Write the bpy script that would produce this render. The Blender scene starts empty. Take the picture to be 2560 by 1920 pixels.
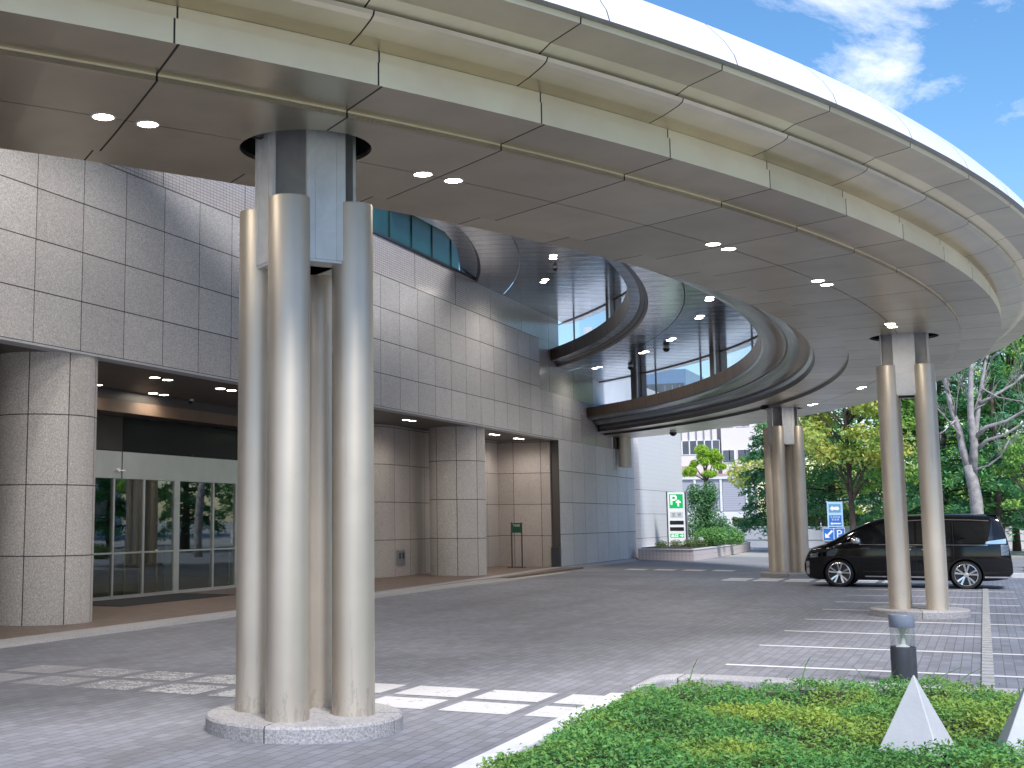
import bpy, bmesh, math, random
import numpy as np
from mathutils import Vector, Matrix
random.seed(7); rng = np.random.default_rng(7)
S = bpy.context.scene; COL = S.collection
R_ = math.radians
# ------------------------------------------------------------------ camera
def cam_axes(pitch, roll, yaw):
    cy, sy = math.cos(yaw), math.sin(yaw)
    f = Vector((-sy*math.cos(pitch), cy*math.cos(pitch), math.sin(pitch)))
    r = Vector((cy, sy, 0)); u = r.cross(f)
    c, s = math.cos(roll), math.sin(roll)
    return c*r+s*u, -s*r+c*u, f
cr, cu, cf = cam_axes(.1307, -.0032, .4426)
cam = bpy.data.objects.new('camera', bpy.data.cameras.new('camera')); COL.objects.link(cam)
cam.matrix_world = Matrix(((cr.x, cu.x, -cf.x, 0), (cr.y, cu.y, -cf.y, 0), (cr.z, cu.z, -cf.z, 1.7), (0, 0, 0, 1)))
cd = cam.data; cd.sensor_width = 36; cd.sensor_fit = 'HORIZONTAL'; cd.lens = 36*3261.57/2560
cd.shift_x = (1280-898)/2560; cd.shift_y = (868.8-960)/2560; cd.clip_end = 3000; cd.clip_start = .05
S.camera = cam
# ------------------------------------------------------------------ node helpers
class NT:
    def __init__(s, nt): s.nt = nt
    def n(s, t, ins=None, **at):
        nd = s.nt.nodes.new(t)
        for k, v in at.items(): setattr(nd, k, v)
        for k, v in (ins or {}).items():
            if isinstance(v, bpy.types.NodeSocket): s.nt.links.new(v, nd.inputs[k])
            else: nd.inputs[k].default_value = v
        return nd
    def m(s, op, a, b=0., c=None):
        i = {0: a, 1: b}
        if c is not None: i[2] = c
        return s.n('ShaderNodeMath', i, operation=op).outputs[0]
    def mix(s, f, a, b):
        nd = s.n('ShaderNodeMix', None, data_type='RGBA')
        for k, v in ((0, f), (6, a), (7, b)):
            if isinstance(v, bpy.types.NodeSocket): s.nt.links.new(v, nd.inputs[k])
            else: nd.inputs[k].default_value = v
        return nd.outputs[2]
    def noise(s, vec, scale, detail=3., rough=.55, dist=0.):
        return s.n('ShaderNodeTexNoise', {'Vector': vec, 'Scale': scale, 'Detail': detail, 'Roughness': rough, 'Distortion': dist}).outputs['Fac']
    def ramp(s, f, lo, hi):
        return s.n('ShaderNodeMapRange', {0: f, 1: lo, 2: hi, 3: 0., 4: 1.}).outputs[0]
    def pos(s): return s.n('ShaderNodeNewGeometry').outputs['Position']
    def xyz(s, v):
        nd = s.n('ShaderNodeSeparateXYZ', {0: v}); return nd.outputs[0], nd.outputs[1], nd.outputs[2]
    def comb(s, x, y, z): return s.n('ShaderNodeCombineXYZ', {0: x, 1: y, 2: z}).outputs[0]
    def line(s, v, period, off, half):
        return s.m('LESS_THAN', s.m('PINGPONG', s.m('SUBTRACT', v, off), period/2), half)
    def bump(s, h, dist=.01, strength=.4):
        return s.n('ShaderNodeBump', {'Height': h, 'Distance': dist, 'Strength': strength}).outputs[0]
def rgb(*c): return (c[0], c[1], c[2], 1.)
def newmat(name):
    m = bpy.data.materials.new(name); m.use_nodes = True; nt = m.node_tree; nt.nodes.clear()
    t = NT(nt); out = t.n('ShaderNodeOutputMaterial'); return m, t, out
def P(t, out, **k):
    ins = {}
    for a, b in k.items(): ins[a.replace('_', ' ')] = b
    p = t.n('ShaderNodeBsdfPrincipled', ins)
    t.nt.links.new(p.outputs[0], out.inputs[0]); return p
def plain(name, c, rough=.5, metal=0., var=.12, scale=6., coat=0., bump=0.):
    m, t, o = newmat(name); ps = t.pos()
    f = t.noise(ps, scale, 4.)
    f2 = t.ramp(f, .3, .7)
    col = t.mix(f2, rgb(*[x*(1-var) for x in c]), rgb(*[min(1, x*(1+var)) for x in c]))
    k = dict(Base_Color=col, Roughness=t.m('ADD', rough, t.m('MULTIPLY', t.m('SUBTRACT', f, .5), .12)), Metallic=metal, Coat_Weight=coat)
    if bump: k['Normal'] = t.bump(t.noise(ps, scale*8, 3.), bump, .5)
    P(t, o, **k); return m
def emit(name, c, s):
    m, t, o = newmat(name); e = t.n('ShaderNodeEmission', {0: rgb(*c), 1: s}); t.nt.links.new(e.outputs[0], o.inputs[0]); return m
def granite(name, mode, pu, ou, pv, ov, base=(.58, .555, .54), lw=.009, con=1.):
    """speckled granite slabs with open joints; mode = which coordinates carry the joints"""
    m, t, o = newmat(name); ps = t.pos(); x, y, z = t.xyz(ps)
    if mode == 'uv':
        u, v, _ = t.xyz(t.n('ShaderNodeUVMap').outputs[0])
    else: u, v = {'yz': (y, z), 'xz': (x, z), 'xy': (x, y)}[mode]
    n1 = t.ramp(t.noise(ps, 52., 3., .7), .34, .68); n2 = t.ramp(t.noise(ps, 95., 2.), .55, .7); n3 = t.noise(ps, .8, 3.)
    c = t.mix(n1, rgb(*[b*(1-.38*con) for b in base]), rgb(*[min(.95, b*(1+.34*con)) for b in base]))
    c = t.mix(t.m('MULTIPLY', n2, .6), c, rgb(base[0]*.4, base[1]*.4, base[2]*.42))
    wn = t.n('ShaderNodeTexWhiteNoise', {0: t.comb(t.m('FLOOR', t.m('DIVIDE', t.m('SUBTRACT', u, ou), pu)), t.m('FLOOR', t.m('DIVIDE', t.m('SUBTRACT', v, ov), pv)), 3.)}).outputs[0]
    bri = t.m('ADD', .85, t.m('ADD', t.m('MULTIPLY', wn, .19), t.m('MULTIPLY', n3, .2)))
    hs = t.n('ShaderNodeHueSaturation', {'Color': c, 'Value': bri}).outputs[0]
    ln = t.m('MAXIMUM', t.line(u, pu, ou, lw), t.line(v, pv, ov, lw))
    col = t.mix(ln, hs, rgb(.06, .052, .048))
    P(t, o, Base_Color=col, Roughness=.62, Normal=t.bump(t.m('SUBTRACT', n1, t.m('MULTIPLY', ln, 6.)), .004, .5)); return m
def metal(name, base, rough, uvjoint=True, jw=.0045, streak=0., jcol=(.03, .027, .022), pitch=1., met=1., bow=.05):
    """satin anodised panels, joint lines at whole numbers of u"""
    m, t, o = newmat(name); ps = t.pos()
    n = t.noise(ps, 1.3, 4.); nf = t.noise(ps, 30., 2.)
    col = t.mix(t.ramp(n, .3, .7), rgb(*[b*.9 for b in base]), rgb(*[min(1, b*1.06) for b in base]))
    rg = t.m('ADD', rough, t.m('MULTIPLY', t.m('SUBTRACT', t.noise(ps, 2., 3.), .5), .14 if uvjoint else .05)); k = {}
    if uvjoint:
        u, v, _ = t.xyz(t.n('ShaderNodeUVMap').outputs[0])
        ln = t.line(u, pitch, 0., jw)
        wn = t.n('ShaderNodeTexWhiteNoise', {0: t.comb(t.m('FLOOR', t.m('DIVIDE', u, pitch)), t.m('FLOOR', v), 1.)}).outputs[0]
        col = t.n('ShaderNodeHueSaturation', {'Color': col, 'Value': t.m('ADD', .89, t.m('MULTIPLY', wn, .20))}).outputs[0]
        col = t.mix(ln, col, rgb(*jcol)); rg = t.m('MAXIMUM', rg, t.m('MULTIPLY', ln, .9))
        k['Metallic'] = t.m('MULTIPLY', t.m('SUBTRACT', 1., ln), met)
        # each sheet bows a touch, so reflections break at the joints
        uu = t.m('PINGPONG', u, pitch/2)
        h = t.m('MULTIPLY', t.m('POWER', uu, 2.), bow)
        if streak:
            h = t.m('ADD', h, t.m('MULTIPLY', t.noise(t.comb(t.m('MULTIPLY', u, 3.), t.m('MULTIPLY', v, .35), 0.), 4., 2.), streak))
        h = t.m('ADD', h, t.m('MULTIPLY', nf, .0006))
        k['Normal'] = t.bump(h, 1., .5)
    else: k['Metallic'] = met
    if name == 'satin_champagne_tube':
        x, y, z = t.xyz(ps); gr = t.m('MULTIPLY', t.m('LESS_THAN', t.noise(t.comb(t.m('MULTIPLY', x, 3.), t.m('MULTIPLY', y, 3.), t.m('MULTIPLY', z, .8)), 6., 5., .7), t.m('SUBTRACT', .56, t.m('MULTIPLY', z, .5))), .22)
        col = t.mix(gr, col, rgb(.22, .19, .16)); sc = t.m('MULTIPLY', t.m('GREATER_THAN', t.noise(t.comb(t.m('MULTIPLY', x, 4.), t.m('MULTIPLY', y, 4.), t.m('MULTIPLY', z, .25)), 5., 4., .7), .64), .16)
        col = t.mix(sc, col, rgb(.3, .27, .24))
    P(t, o, Base_Color=col, Roughness=rg, **k); return m
def leafmat(name, a, b, c=None, trans=.35, gain=1.45):
    m, t, o = newmat(name); g = t.n('ShaderNodeNewGeometry'); ps = g.outputs['Position']
    f = g.outputs['Random Per Island']
    col = t.mix(f, rgb(*a), rgb(*b))
    if c: col = t.mix(t.m('MULTIPLY', t.ramp(t.noise(ps, .9, 3.), .48, .66), .8), col, rgb(*c))
    col = t.n('ShaderNodeHueSaturation', {'Color': col, 'Value': t.m('ADD', .85*gain, t.m('MULTIPLY', t.noise(ps, 1.7, 3.), gain))}).outputs[0]
    p = t.n('ShaderNodeBsdfPrincipled', {'Base Color': col, 'Roughness': .5, 'Specular IOR Level': .3})
    tr = t.n('ShaderNodeBsdfTranslucent', {0: t.mix(.3, col, rgb(.25, .35, .03))})
    mx = t.n('ShaderNodeMixShader', {0: trans, 1: p.outputs[0], 2: tr.outputs[0]})
    t.nt.links.new(mx.outputs[0], o.inputs[0]); return m
def glassmat(name, tint, refl=1.45, rough=.01, floor_=.06):
    m, t, o = newmat(name)
    f0 = ((refl-1)/(refl+1))**2
    fr = t.m('ADD', f0, t.m('MULTIPLY', 1-f0, t.m('POWER', t.n('ShaderNodeLayerWeight', {0: .5}).outputs['Facing'], 5.)))
    ps = t.pos()
    gl = t.n('ShaderNodeBsdfGlossy', {'Color': rgb(.95, .97, 1), 'Roughness': rough, 'Normal': t.bump(t.noise(ps, .6, 1.), .02, .12)})
    tr = t.n('ShaderNodeBsdfTransparent', {0: rgb(*tint)})
    mx = t.n('ShaderNodeMixShader', {0: t.m('MAXIMUM', fr, floor_), 1: tr.outputs[0], 2: gl.outputs[0]})
    t.nt.links.new(mx.outputs[0], o.inputs[0]); return m
# ------------------------------------------------------------------ object helpers
def props(o, label=None, cat=None, group=None, kind=None):
    for k, v in (('label', label), ('category', cat), ('group', group), ('kind', kind)):
        if v: o[k] = v
    return o
def thing(name, label, cat, loc=(0, 0, 0), group=None):
    o = bpy.data.objects.new(name, None); COL.objects.link(o); o.location = loc
    o.empty_display_size = .2; return props(o, label, cat, group)
class MB:
    def __init__(s): s.v = []; s.f = []; s.uv = []; s.hasuv = False
    def add(s, vs, fs, uvs=None):
        b = len(s.v); s.v += [tuple(p) for p in vs]; s.f += [tuple(b+i for i in f) for f in fs]
        if uvs: s.hasuv = True
        for f in fs:
            s.uv += [(uvs[i] if uvs else (0, 0)) for i in f]
        return s
    def box(s, x0, x1, y0, y1, z0, z1):
        vs = [(x, y, z) for z in (z0, z1) for y in (y0, y1) for x in (x0, x1)]
        return s.add(vs, [(0, 2, 3, 1), (4, 5, 7, 6), (0, 1, 5, 4), (2, 6, 7, 3), (0, 4, 6, 2), (1, 3, 7, 5)])
    def obox(s, c, sx, sy, sz, rz=0., rx=0.):
        M = Matrix.Translation(c) @ Matrix.Rotation(rz, 4, 'Z') @ Matrix.Rotation(rx, 4, 'X')
        vs = [M @ Vector((x*sx/2, y*sy/2, z*sz/2)) for z in (-1, 1) for y in (-1, 1) for x in (-1, 1)]
        return s.add(vs, [(0, 2, 3, 1), (4, 5, 7, 6), (0, 1, 5, 4), (2, 6, 7, 3), (0, 4, 6, 2), (1, 3, 7, 5)])
    def lathe(s, prof, c=(0, 0, 0), n=32, axis='z', uvr=None):
        vs, uv = [], []; acc = 0
        for k, (r, z) in enumerate(prof):
            if k: acc += math.hypot(r-prof[k-1][0], z-prof[k-1][1])
            for i in range(n+1):
                a = 2*math.pi*i/n; p = (r*math.cos(a), r*math.sin(a), z)
                if axis == 'y': p = (p[0], p[2], p[1])
                elif axis == 'x': p = (p[2], p[0], p[1])
                vs.append((c[0]+p[0], c[1]+p[1], c[2]+p[2])); uv.append((i/n*(uvr or 1.), z))
        fs = [(k*(n+1)+i, k*(n+1)+i+1, (k+1)*(n+1)+i+1, (k+1)*(n+1)+i) for k in range(len(prof)-1) for i in range(n)]
        return s.add(vs, fs, uv)
    def cyl(s, c, r, z0, z1, n=24, axis='z'):
        return s.lathe([(0.0005, z0), (r, z0), (r, z1), (.0005, z1)], c, n, axis)
    def tube(s, path, rad, n=6):
        vs = []; prev = None
        for k, p in enumerate(path):
            p = Vector(p); d = (Vector(path[min(k+1, len(path)-1)])-Vector(path[max(k-1, 0)])).normalized()
            u = d.cross(Vector((.31, .17, .93) if abs(d.z) < .9 else (1, .1, 0))).normalized()
            w = d.cross(u); r = rad[k] if not isinstance(rad, (int, float)) else rad
            vs += [p+u*(r*math.cos(2*math.pi*i/n))+w*(r*math.sin(2*math.pi*i/n)) for i in range(n)]
        fs = [(k*n+i, k*n+(i+1) % n, (k+1)*n+(i+1) % n, (k+1)*n+i) for k in range(len(path)-1) for i in range(n)]
        fs += [tuple(range(n))[::-1], tuple(range((len(path)-1)*n, len(path)*n))]
        return s.add(vs, fs)
    def prism(s, pts, d0, d1, axis='y'):
        """outline pts (a,b) extruded along axis from d0 to d1"""
        f = {'y': lambda a, b, d: (a, d, b), 'x': lambda a, b, d: (d, a, b), 'z': lambda a, b, d: (a, b, d)}[axis]
        n = len(pts); vs = [f(a, b, d0) for a, b in pts]+[f(a, b, d1) for a, b in pts]
        return s.add(vs, [tuple(range(n)), tuple(range(n, 2*n))[::-1]]+[(i, i+n, (i+1) % n+n, (i+1) % n) for i in range(n)])
    def build(s, name, mat, parent=None, smooth=False, fix=True, bevel=0., loc=(0, 0, 0)):
        me = bpy.data.meshes.new(name); me.from_pydata(s.v, [], s.f)
        if s.hasuv:
            ul = me.uv_layers.new(name='UVMap'); ul.data.foreach_set('uv', np.array(s.uv, dtype=np.float32).ravel())
        if fix:
            bm = bmesh.new(); bm.from_mesh(me)
            if not s.hasuv: bmesh.ops.remove_doubles(bm, verts=bm.verts, dist=1e-5)
            bmesh.ops.recalc_face_normals(bm, faces=bm.faces); bm.to_mesh(me); bm.free()
        if smooth: me.shade_smooth() if smooth is True else me.set_sharp_from_angle(angle=R_(smooth)) or me.polygons.foreach_set('use_smooth', [True]*len(me.polygons))
        o = bpy.data.objects.new(name, me); COL.objects.link(o)
        if mat: me.materials.append(mat)
        if bevel:
            b = o.modifiers.new('bevel', 'BEVEL'); b.width = bevel; b.segments = 2; b.limit_method = 'ANGLE'; b.angle_limit = R_(40)
        o.location = loc
        if parent: o.parent = parent
        return o
def structure(o): o['kind'] = 'structure'; return o
def copy_tree(o, parent=None):
    c = o.copy(); COL.objects.link(c)
    if parent: c.parent = parent
    for ch in list(o.children): copy_tree(ch, c)
    return c
def text(name, s, size, mat, M, parent=None, depth=.004):
    cu_ = bpy.data.curves.new(name, 'FONT'); cu_.body = s; cu_.size = size; cu_.extrude = depth; cu_.align_x = 'CENTER'; cu_.align_y = 'CENTER'
    o = bpy.data.objects.new(name, cu_); COL.objects.link(o)
    dg = bpy.context.evaluated_depsgraph_get(); me = bpy.data.meshes.new_from_object(o.evaluated_get(dg)); bpy.data.objects.remove(o)
    me.transform(M); me.materials.clear(); me.materials.append(mat)
    o = bpy.data.objects.new(name, me); COL.objects.link(o)
    if parent: o.parent = parent
    return o
def boolean(o, cutter):
    md = o.modifiers.new('b', 'BOOLEAN'); md.operation = 'DIFFERENCE'; md.object = cutter; md.solver = 'EXACT'
    dg = bpy.context.evaluated_depsgraph_get(); dg.update()
    me = bpy.data.meshes.new_from_object(o.evaluated_get(dg)); o.modifiers.clear(); o.data = me
# ------------------------------------------------------------------ materials
M = {}
M['gran_yz'] = granite('granite_facade', 'yz', 1.19, 16.0, .822, 4.44)
M['gran_low'] = granite('granite_lower_wall', 'yz', 1.6, 44.0, 1.1, 0.05, (.70, .68, .68))
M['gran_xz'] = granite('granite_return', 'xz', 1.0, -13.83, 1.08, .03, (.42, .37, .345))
M['gran_uv'] = granite('granite_pillar', 'uv', .66, .29, 1.13, 0., (.60, .56, .53))
M['gran_plinth'] = granite('granite_plinth', 'uv', 1.2, .3, 9., 5., (.33, .32, .33), .006)
M['gran_kerb'] = granite('granite_kerb', 'xy', 1.5, .2, 60., 5., (.42, .41, .42), .006, .8)
def mosaic():
    m, t, o = newmat('white_mosaic_tile'); ps = t.pos(); x, y, z = t.xyz(ps)
    br = t.n('ShaderNodeTexBrick', {'Vector': t.comb(y, z, 0.), 'Color1': rgb(.62, .58, .57), 'Color2': rgb(.55, .51, .51), 'Mortar': rgb(.3, .28, .27), 'Scale': 1., 'Mortar Size': .007, 'Brick Width': .12, 'Row Height': .06}, offset=0.)
    ln = t.line(y, 2.95, 31.3, .012); c = t.mix(ln, br.outputs[0], rgb(.06, .05, .05))
    P(t, o, Base_Color=c, Roughness=.22, Normal=t.bump(br.outputs[1], .004, -.4)); return m
M['mosaic'] = mosaic()
CH = (.80, .735, .60)
M['soffit'] = metal('champagne_soffit', (.62, .56, .455), .33, jw=.006)
M['riser'] = metal('champagne_riser_lit', (1., .86, .62), .45, met=.05, bow=0.)  # soffit metal again, the light on the risers put into the colour
M['panel'] = metal('champagne_step_panel', (.72, .65, .51), .34, met=.85)
M['white_fascia'] = None
def fasc():
    m, t, o = newmat('white_fascia'); u, v, _ = t.xyz(t.n('ShaderNodeUVMap').outputs[0]); ln = t.line(u, .93, 0., .0045)
    P(t, o, Base_Color=t.mix(ln, rgb(.86, .86, .87), rgb(.1, .1, .1)), Roughness=.35, Coat_Weight=.3); return m
M['white_fascia'] = fasc()
M['polished'] = metal('polished_ceiling', (.47, .49, .54), .16, True, .008, .012, (.02, .02, .024), .5)
M['bronze'] = metal('bronze_fascia', (.24, .18, .14), .32, True, .006, 0., (.02, .016, .013), .75)
M['pier'] = plain('pier_grey_brown', (.20, .185, .175), .4, .2, .05)
M['dark_trim'] = metal('dark_bronze_trim', (.125, .108, .10), .24, False)
M['tube'] = metal('satin_champagne_tube', (.66, .585, .49), .50, False, met=.8)
def steel():
    m, t, o = newmat('galvanised_steel'); ps = t.pos(); f = t.ramp(t.noise(ps, 4., 5., .7, .5), .3, .7)
    P(t, o, Base_Color=t.mix(f, rgb(.58, .585, .59), rgb(.72, .725, .73)), Roughness=.5, Metallic=.35); return m
M['steel'] = steel()
M['stainless'] = metal('brushed_stainless', (.68, .67, .66), .33, False, met=.8)
M['black'] = plain('black_void', (.012, .012, .012), .9, 0, .1)
M['blackgloss'] = plain('black_gloss', (.015, .015, .017), .15, 0, .1)
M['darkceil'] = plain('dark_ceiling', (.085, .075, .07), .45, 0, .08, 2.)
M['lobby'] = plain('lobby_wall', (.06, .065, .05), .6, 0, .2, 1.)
M['wood'] = plain('bronze_beam', (.22, .15, .105), .6, 0., .12, 2.)
M['glass_teal'] = plain('teal_glass_wall', (.010, .065, .066), .3, 0, .3, .5, 0.); M['glass_teal'].node_tree.nodes['Principled BSDF'].inputs['Specular IOR Level'].default_value = .2
M['glass'] = glassmat('clear_glass', (.76, .81, .83))
M['glass_dark'] = glassmat('entrance_glass', (.66, .74, .68), 1.7, .01, .14)
M['white'] = plain('white_paint', (.78, .78, .79), .45, 0, .05)
M['white_wall'] = plain('white_rendered_wall', (.76, .75, .78), .6, 0, .05, .7)
M['grey_metal'] = plain('grey_metal', (.33, .34, .36), .4, .5, .06)
M['dkgrey'] = plain('dark_grey_paint', (.045, .05, .06), .35, 0, .1)
M['transom'] = plain('dark_transom', (.02, .022, .024), .25, 0, .1, 1.); M['transom'].node_tree.nodes['Principled BSDF'].inputs['Specular IOR Level'].default_value = .15
M['brass'] = metal('brass', (.85, .58, .16), .2, False)
M['lamp'] = emit('lamp_glow', (1., .90, .74), 14.)
M['lampring'] = plain('white_trim', (.7, .68, .64), .4)
M['green'] = emit('sign_green_lit', (.015, .33, .10), .5)
M['signwhite'] = emit('sign_white_lit', (.9, 1., .95), .6)
M['signpanel'] = plain('sign_panel_white', (.80, .81, .82), .35, 0, .03)
M['blue'] = plain('sign_blue', (.025, .15, .50), .4, 0, .06)
M['ltblue'] = plain('sign_light_blue', (.40, .62, .80), .4, 0, .06)
M['green_paint'] = plain('green_paint', (.01, .09, .05), .4, 0, .06)
M['bark'] = plain('grey_bark', (.36, .335, .325), .85, 0, .35, 5., 0, .03)
M['bark_dark'] = plain('dark_bark', (.09, .07, .055), .9, 0, .3, 5., 0, .03)
M['soil'] = plain('dark_soil', (.045, .038, .025), .95, 0, .3, 8.)
M['stone'] = plain('pale_grey_stone', (.52, .53, .56), .5, 0, .06, 3., 0, .004)
M['pinktile'] = plain('pink_tile', (.62, .53, .53), .45, 0, .06, 2.)
def pavers():
    m, t, o = newmat('grey_paver_paving'); ps = t.pos(); x, y, z = t.xyz(ps)
    br = t.n('ShaderNodeTexBrick', {'Vector': t.comb(y, x, 0.), 'Color1': rgb(.225, .235, .28), 'Color2': rgb(.165, .17, .20), 'Mortar': rgb(.13, .125, .13), 'Scale': 1., 'Mortar Size': .006, 'Mortar Smooth': .3, 'Bias': -.1, 'Brick Width': .224, 'Row Height': .112}, offset=.5)  # blue cast of the sky light is mixed into both paver colours
    big = t.ramp(t.noise(ps, .22, 5., .6, .4), .33, .68); sm = t.noise(ps, 9., 4., .7)
    hs = t.n('ShaderNodeHueSaturation', {'Color': br.outputs[0], 'Value': t.m('ADD', .62, t.m('ADD', t.m('MULTIPLY', big, .42), t.m('MULTIPLY', sm, .34)))}).outputs[0]
    tr = t.m('MULTIPLY', t.ramp(t.noise(t.comb(t.m('MULTIPLY', x, 1.1), t.m('MULTIPLY', y, .06), 0.), 1., 3., .6), .5, .7), .3)
    oil = t.m('MULTIPLY', t.ramp(t.noise(ps, 1.15, 4., .7, .6), .66, .74), .4)
    hs = t.mix(t.m('MAXIMUM', tr, oil), hs, rgb(.06, .058, .06))
    P(t, o, Base_Color=hs, Roughness=t.m('ADD', .5, t.m('MULTIPLY', sm, .2)), Normal=t.bump(t.m('ADD', t.m('MULTIPLY', br.outputs[1], -1.), t.m('MULTIPLY', sm, .8)), .006, .6)); return m
M['paver'] = pavers()
def asphalt(name, c):
    m, t, o = newmat(name); ps = t.pos(); sm = t.noise(ps, 30., 3.); big = t.noise(ps, .3, 4.)
    f = t.m('ADD', t.m('MULTIPLY', sm, .5), t.m('MULTIPLY', big, .5))
    P(t, o, Base_Color=t.mix(t.ramp(f, .3, .7), rgb(*[q*.75 for q in c]), rgb(*[q*1.25 for q in c])), Roughness=.8, Normal=t.bump(sm, .006, .4)); return m
M['asphalt'] = asphalt('pale_bounce_ground', (.42, .40, .37))  # made paler than asphalt so it bounces light under the canopy
def walk():
    m, t, o = newmat('brown_paver_walk'); ps = t.pos(); x, y, z = t.xyz(ps)
    br = t.n('ShaderNodeTexBrick', {'Vector': t.comb(y, x, 0.), 'Color1': rgb(.21, .15, .12), 'Color2': rgb(.165, .118, .095), 'Mortar': rgb(.1, .08, .07), 'Scale': 1., 'Mortar Size': .006, 'Brick Width': .22, 'Row Height': .11}, offset=.5)
    c = t.n('ShaderNodeHueSaturation', {'Color': br.outputs[0], 'Value': t.m('ADD', .75, t.m('MULTIPLY', t.noise(ps, 2., 4.), .5))}).outputs[0]
    P(t, o, Base_Color=c, Roughness=.45, Normal=t.bump(br.outputs[1], .004, -.4)); return m
M['walk'] = walk()
def paint(name, wear):
    m, t, o = newmat(name); ps = t.pos(); x, y, z = t.xyz(ps)
    n = t.noise(ps, 7., 5., .75); n2 = t.noise(ps, 40., 3.)
    w = t.m('ADD', t.m('MULTIPLY', n, .6), t.m('MULTIPLY', n2, .4))
    th = t.m('ADD', wear, 0.)
    if wear < 0:    # wear that grows towards the traffic lane on the west
        th = t.n('ShaderNodeMapRange', {0: x, 1: -9.6, 2: -5.6, 3: .60, 4: .40}).outputs[0]
    f = t.m('GREATER_THAN', w, th)
    P(t, o, Base_Color=rgb(.70, .69, .71), Roughness=.6, Alpha=t.m('MAXIMUM', t.m('MULTIPLY', f, .8), .30) if wear < 0 else f); return m
M['paint'] = paint('worn_white_road_paint', .33); M['paint_worn'] = paint('patchy_white_road_paint', -1)
M['leaf_ground'] = leafmat('groundcover_leaf', (.04, .165, .055), (.15, .31, .075), (.30, .36, .06), .35, 1.12)
M['leaf_conifer'] = leafmat('conifer_leaf', (.03, .12, .07), (.07, .21, .09), (.12, .26, .07), .3)
M['leaf_yellow'] = leafmat('yellowing_leaf', (.19, .26, .06), (.46, .42, .12), (.12, .22, .06), .45)
M['leaf_green'] = leafmat('broadleaf_leaf', (.06, .18, .05), (.19, .33, .08), (.30, .38, .09), .4)
M['leaf_bright'] = leafmat('bright_leaf', (.18, .34, .04), (.40, .50, .08), None, .45)
M['leaf_shrub'] = leafmat('dark_shrub_leaf', (.025, .09, .035), (.07, .17, .06), None, .25)
M['leaf_light'] = leafmat('light_shrub_leaf', (.06, .16, .05), (.12, .24, .07), None, .3)
M['leaf_hedge'] = leafmat('hedge_leaf', (.04, .085, .03), (.09, .13, .05), (.13, .09, .05), .25)
# ------------------------------------------------------------------ canopy geometry (rings about C0)
CX, CY = -31.0, 24.8
def g(a): return .0007*max(0., a)**2
def azlim(r, sgn, x=-13.45):
    lo, hi = 0., 75.
    for _ in range(40):
        a = (lo+hi)/2
        if CX+(r+(g(a) if sgn > 0 else 0))*math.cos(R_(a)) > x: lo = a
        else: hi = a
    return lo
def pol(r, a, z=0.):
    rr = r+g(a); return (CX+rr*math.cos(R_(a)), CY+rr*math.sin(R_(a)), z)
AZ = np.arange(-60., 60.01, .5)
def ring(mb, prof, skew=0., uoff=0., step=3.07, a0=-75., a1=75., closed=False, xl=-13.45):
    vs, uv = [], []; acc = 0.
    n = len(AZ)
    for k, (r, z) in enumerate(prof):
        if k: acc += math.hypot(r-prof[k-1][0], z-prof[k-1][1])
        lo, hi = max(a0, -azlim(r, -1, xl)), min(a1, azlim(r, 1, xl))
        for a in AZ:
            t = (a+60.)/120.
            # keep the grid radial, squeeze only the two ends onto the wall
            a_ = min(max(a, lo+(t*.02)), hi-(1-t)*.02)
            vs.append(pol(r, a_, z)); uv.append(((a_+33.3+.279*(r-29.8)*skew)/step+uoff, acc+r*.001))
    m = len(prof); fs = []
    for k in range(m if closed else m-1):
        k2 = (k+1) % m
        for i in range(n-1):
            q = (k*n+i, k*n+i+1, k2*n+i+1, k2*n+i)
            if (Vector(vs[q[0]])-Vector(vs[q[1]])).length > .02 or (Vector(vs[q[3]])-Vector(vs[q[2]])).length > .02: fs.append(q)
    if closed:
        fs.append(tuple(k*n for k in range(m))); fs.append(tuple(k*n+n-1 for k in range(m))[::-1])
    return mb.add(vs, fs, uv)
canopy = thing('entrance_canopy', 'huge stepped circular metal canopy over the hotel driveway', 'canopy', (0, 0, 0))
COLS = [(-5.15, 9.79, -36.), (-1.1, 25.1, .3), (-5.2, 40.2, 30.8)]
cut = MB()
for x, y, a in COLS: cut.cyl((x, y, 0), .575, 4.7, 5.1, 48)
cutter = cut.build('hole_cutter', None)
for r0, r1, uo in ((28.87, 29.814, 0.), (29.826, 30.84, 0.)):
    mb = MB(); ring(mb, [(r0, 4.9), (r1, 4.9), (r1, 4.94), (r0, 4.94)], 1., uo, closed=True)
    o = mb.build('soffit', M['soffit'], canopy)
    try: boolean(o, cutter)
    except Exception as e: print('bool', e)
bpy.data.objects.remove(cutter)
mb = MB(); ring(mb, [(28.9, 4.972), (30.8, 4.972)]);
# backing above the soffit joint, cut round the columns by leaving it narrow
mb = MB(); ring(mb, [(29.79, 4.945), (29.85, 4.945)], a0=-75); mb.build('joint_backing', M['black'], canopy)
for x, y, a in COLS:
    mb = MB(); mb.lathe([(.6, 4.9), (.6, 5.7), (.001, 5.7)], (x, y, 0), 40); mb.build('column_well', M['black'], canopy)
def rpart(name, prof, mat, parent=None, smooth=False, **k):
    mb = MB(); ring(mb, prof, **k); return mb.build(name, M[mat], parent or canopy, smooth=smooth, fix=False)
rpart('step_riser', [(30.84, 4.9), (30.84, 4.957)], 'riser', skew=1.)
rpart('step_panel', [(30.84, 4.957), (31.47, 4.962)], 'soffit', skew=1.)
rpart('step_riser', [(31.47, 4.962), (31.47, 5.145), (31.42, 5.147)], 'riser', skew=1., uoff=.02)
rpart('step_riser', [(31.42, 5.149), (31.42, 5.252)], 'riser', skew=1.)
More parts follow.
